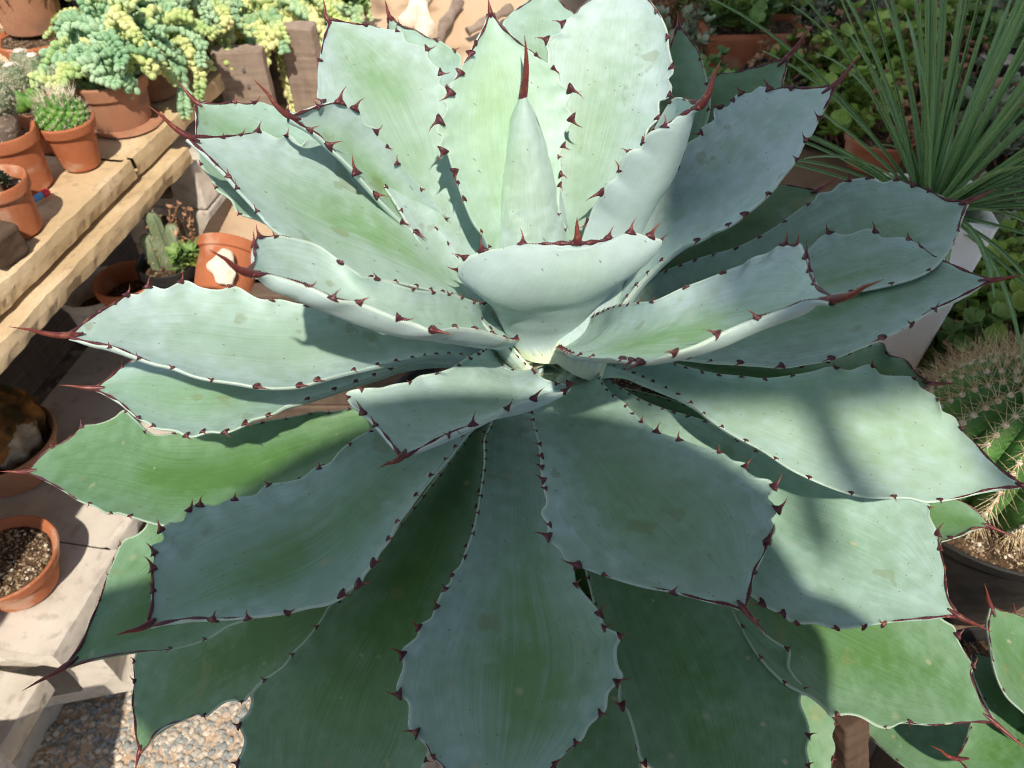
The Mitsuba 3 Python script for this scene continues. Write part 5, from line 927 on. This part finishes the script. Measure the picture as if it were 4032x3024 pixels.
who = thing('person', 'person in a blue-grey shirt and dark trousers, standing behind the camera and holding a phone', 'person')
hd_ = P_(.070, -.325, .266)
body = [[(P_(.05, -.35, .07), .056), (P_(.025, -.33, .19), .054)],
        [(hd_ + [0, -.012, .02], .088), (hd_ + [0, .012, -.03], .070), (hd_ + [0, .034, -.085], .036)],
        [(hd_ + [0, .080, -.03], .012), (hd_ + [0, .098, -.052], .011)], [(hd_ + [-.078, -.005, -.015], .016), (hd_ + [-.082, -.012, -.035], .012)], [(hd_ + [.078, -.005, -.015], .016), (hd_ + [.082, -.012, -.035], .012)]]
for s, px_ in ((-1, ph - RT * .072), (1, ph + RT * .076)):
    wrist = px_ + RT * s * .040 + BK * .055 - UPV * .055; palm = px_ + RT * s * .022 + BK * .022 - UPV * .012
    elbow = P_(-.285, -.16, -.02) if s < 0 else P_(.275, -.14, -.03); body += [[(wrist, .026), (lerp(elbow, wrist, .45), .036)], [(wrist, .026), (palm, .021)]]
    for f_ in range(4):                                   # fingers behind the phone, bent round its edge
        k0 = palm + UPV * (.026 - .017 * f_) + RT * s * .006; L = (.95, 1.0, .95, .78)[f_]
        a1 = k0 + FWD * .024 * L - RT * s * .004; a2 = a1 + FWD * .006 - RT * s * .017 * L; a3 = a2 - RT * s * .014 * L - FWD * .002
        a1 = px_ + (a1 - px_); body.append([(k0, .0095), (a1, .0088), (a2, .0082), (a3, .0070)])
    t0 = palm - UPV * .028 - RT * s * .004; body.append([(t0, .013), (t0 + BK * .004 - RT * s * .020 + UPV * .006, .011), (t0 - RT * s * .040 + UPV * .016 - FWD * .002, .009)])
bm = limb(body, .006, 8)
obj('body', bm, 'skin', who, smooth=True)
hr = limb([[(hd_ + [0, -.022, .034], .088), (hd_ + [0, -.045, -.02], .074)]], .01, 8); obj('hair', hr, 'hair', who, smooth=True)
brim = lathe([(.075, .0), (.10, -.004), (.18, -.012), (.25, -.026), (.2505, -.029), (.18, -.016), (.10, -.008), (.072, -.004), (.075, .0)], 48, .02); crown = lathe([(.102, -.006), (.098, .03), (.09, .075), (.07, .092), (.0001, .098)], 48)
obj('added_sun_hat', moved(cat([brim, crown]), trimesh.transformations.translation_matrix(hd_ + [0, -.012, .045]) @ trimesh.transformations.euler_matrix(-.10, .04, 0)), 'straw_weave', who, smooth=40)  # hat is added, its wide brim shaped to broaden the cast shade
eyes = cat([at(trimesh.creation.icosphere(subdivisions=2, radius=.012), *(hd_ + [s * .031, .069, -.018])) for s in (-1, 1)]); obj('eyes', eyes, 'white_plastic', who, smooth=True)
sh = [[(P_(.073, -.33, .03), .10), (P_(.09, -.30, -.12), .125), (P_(.07, -.33, -.32), .115), (P_(.04, -.34, -.50), .125)], [(P_(-.11, -.31, .045), .072), (P_(.25, -.31, .045), .072)], [(P_(-.04, -.32, -.10), .11), (P_(.18, -.32, -.10), .11)], [(P_(-.04, -.33, -.45), .11), (P_(.12, -.33, -.45), .11)]]
for s in (-1, 1):
    sho, elb = P_(.07 + s * .185, -.30, .04), P_(-.285, -.16, -.02) if s < 0 else P_(.275, -.14, -.03); wr = (ph - RT * .072 if s < 0 else ph + RT * .076) + RT * s * .040 + BK * .055 - UPV * .055
    sh.append([(sho, .072), (elb, .062), (lerp(elb, wr, .72), .052)])
obj('shirt', rough(limb(sh, .015, 10), .006, .06, 2), 'shirt', who, smooth=True)
tr_ = [[(P_(-.04, -.335, -.52), .112), (P_(.12, -.335, -.52), .112)]]
for s in (-1, 1): tr_.append([(P_(.04 + s * .085, -.335, -.56), .095), (P_(.04 + s * .10, -.31, -.98), .066), (P_(.04 + s * .11, -.36, -1.40), .056)])
obj('trousers', rough(limb(tr_, .018, 8), .005, .05, 3), 'denim', who, smooth=True)
for s in (-1, 1): obj('shoe', limb([[(P_(.04 + s * .11, -.38, -1.443), .036), (P_(.04 + s * .12, -.24, -1.448), .032)]], .012, 6), 'leather', who, smooth=True)
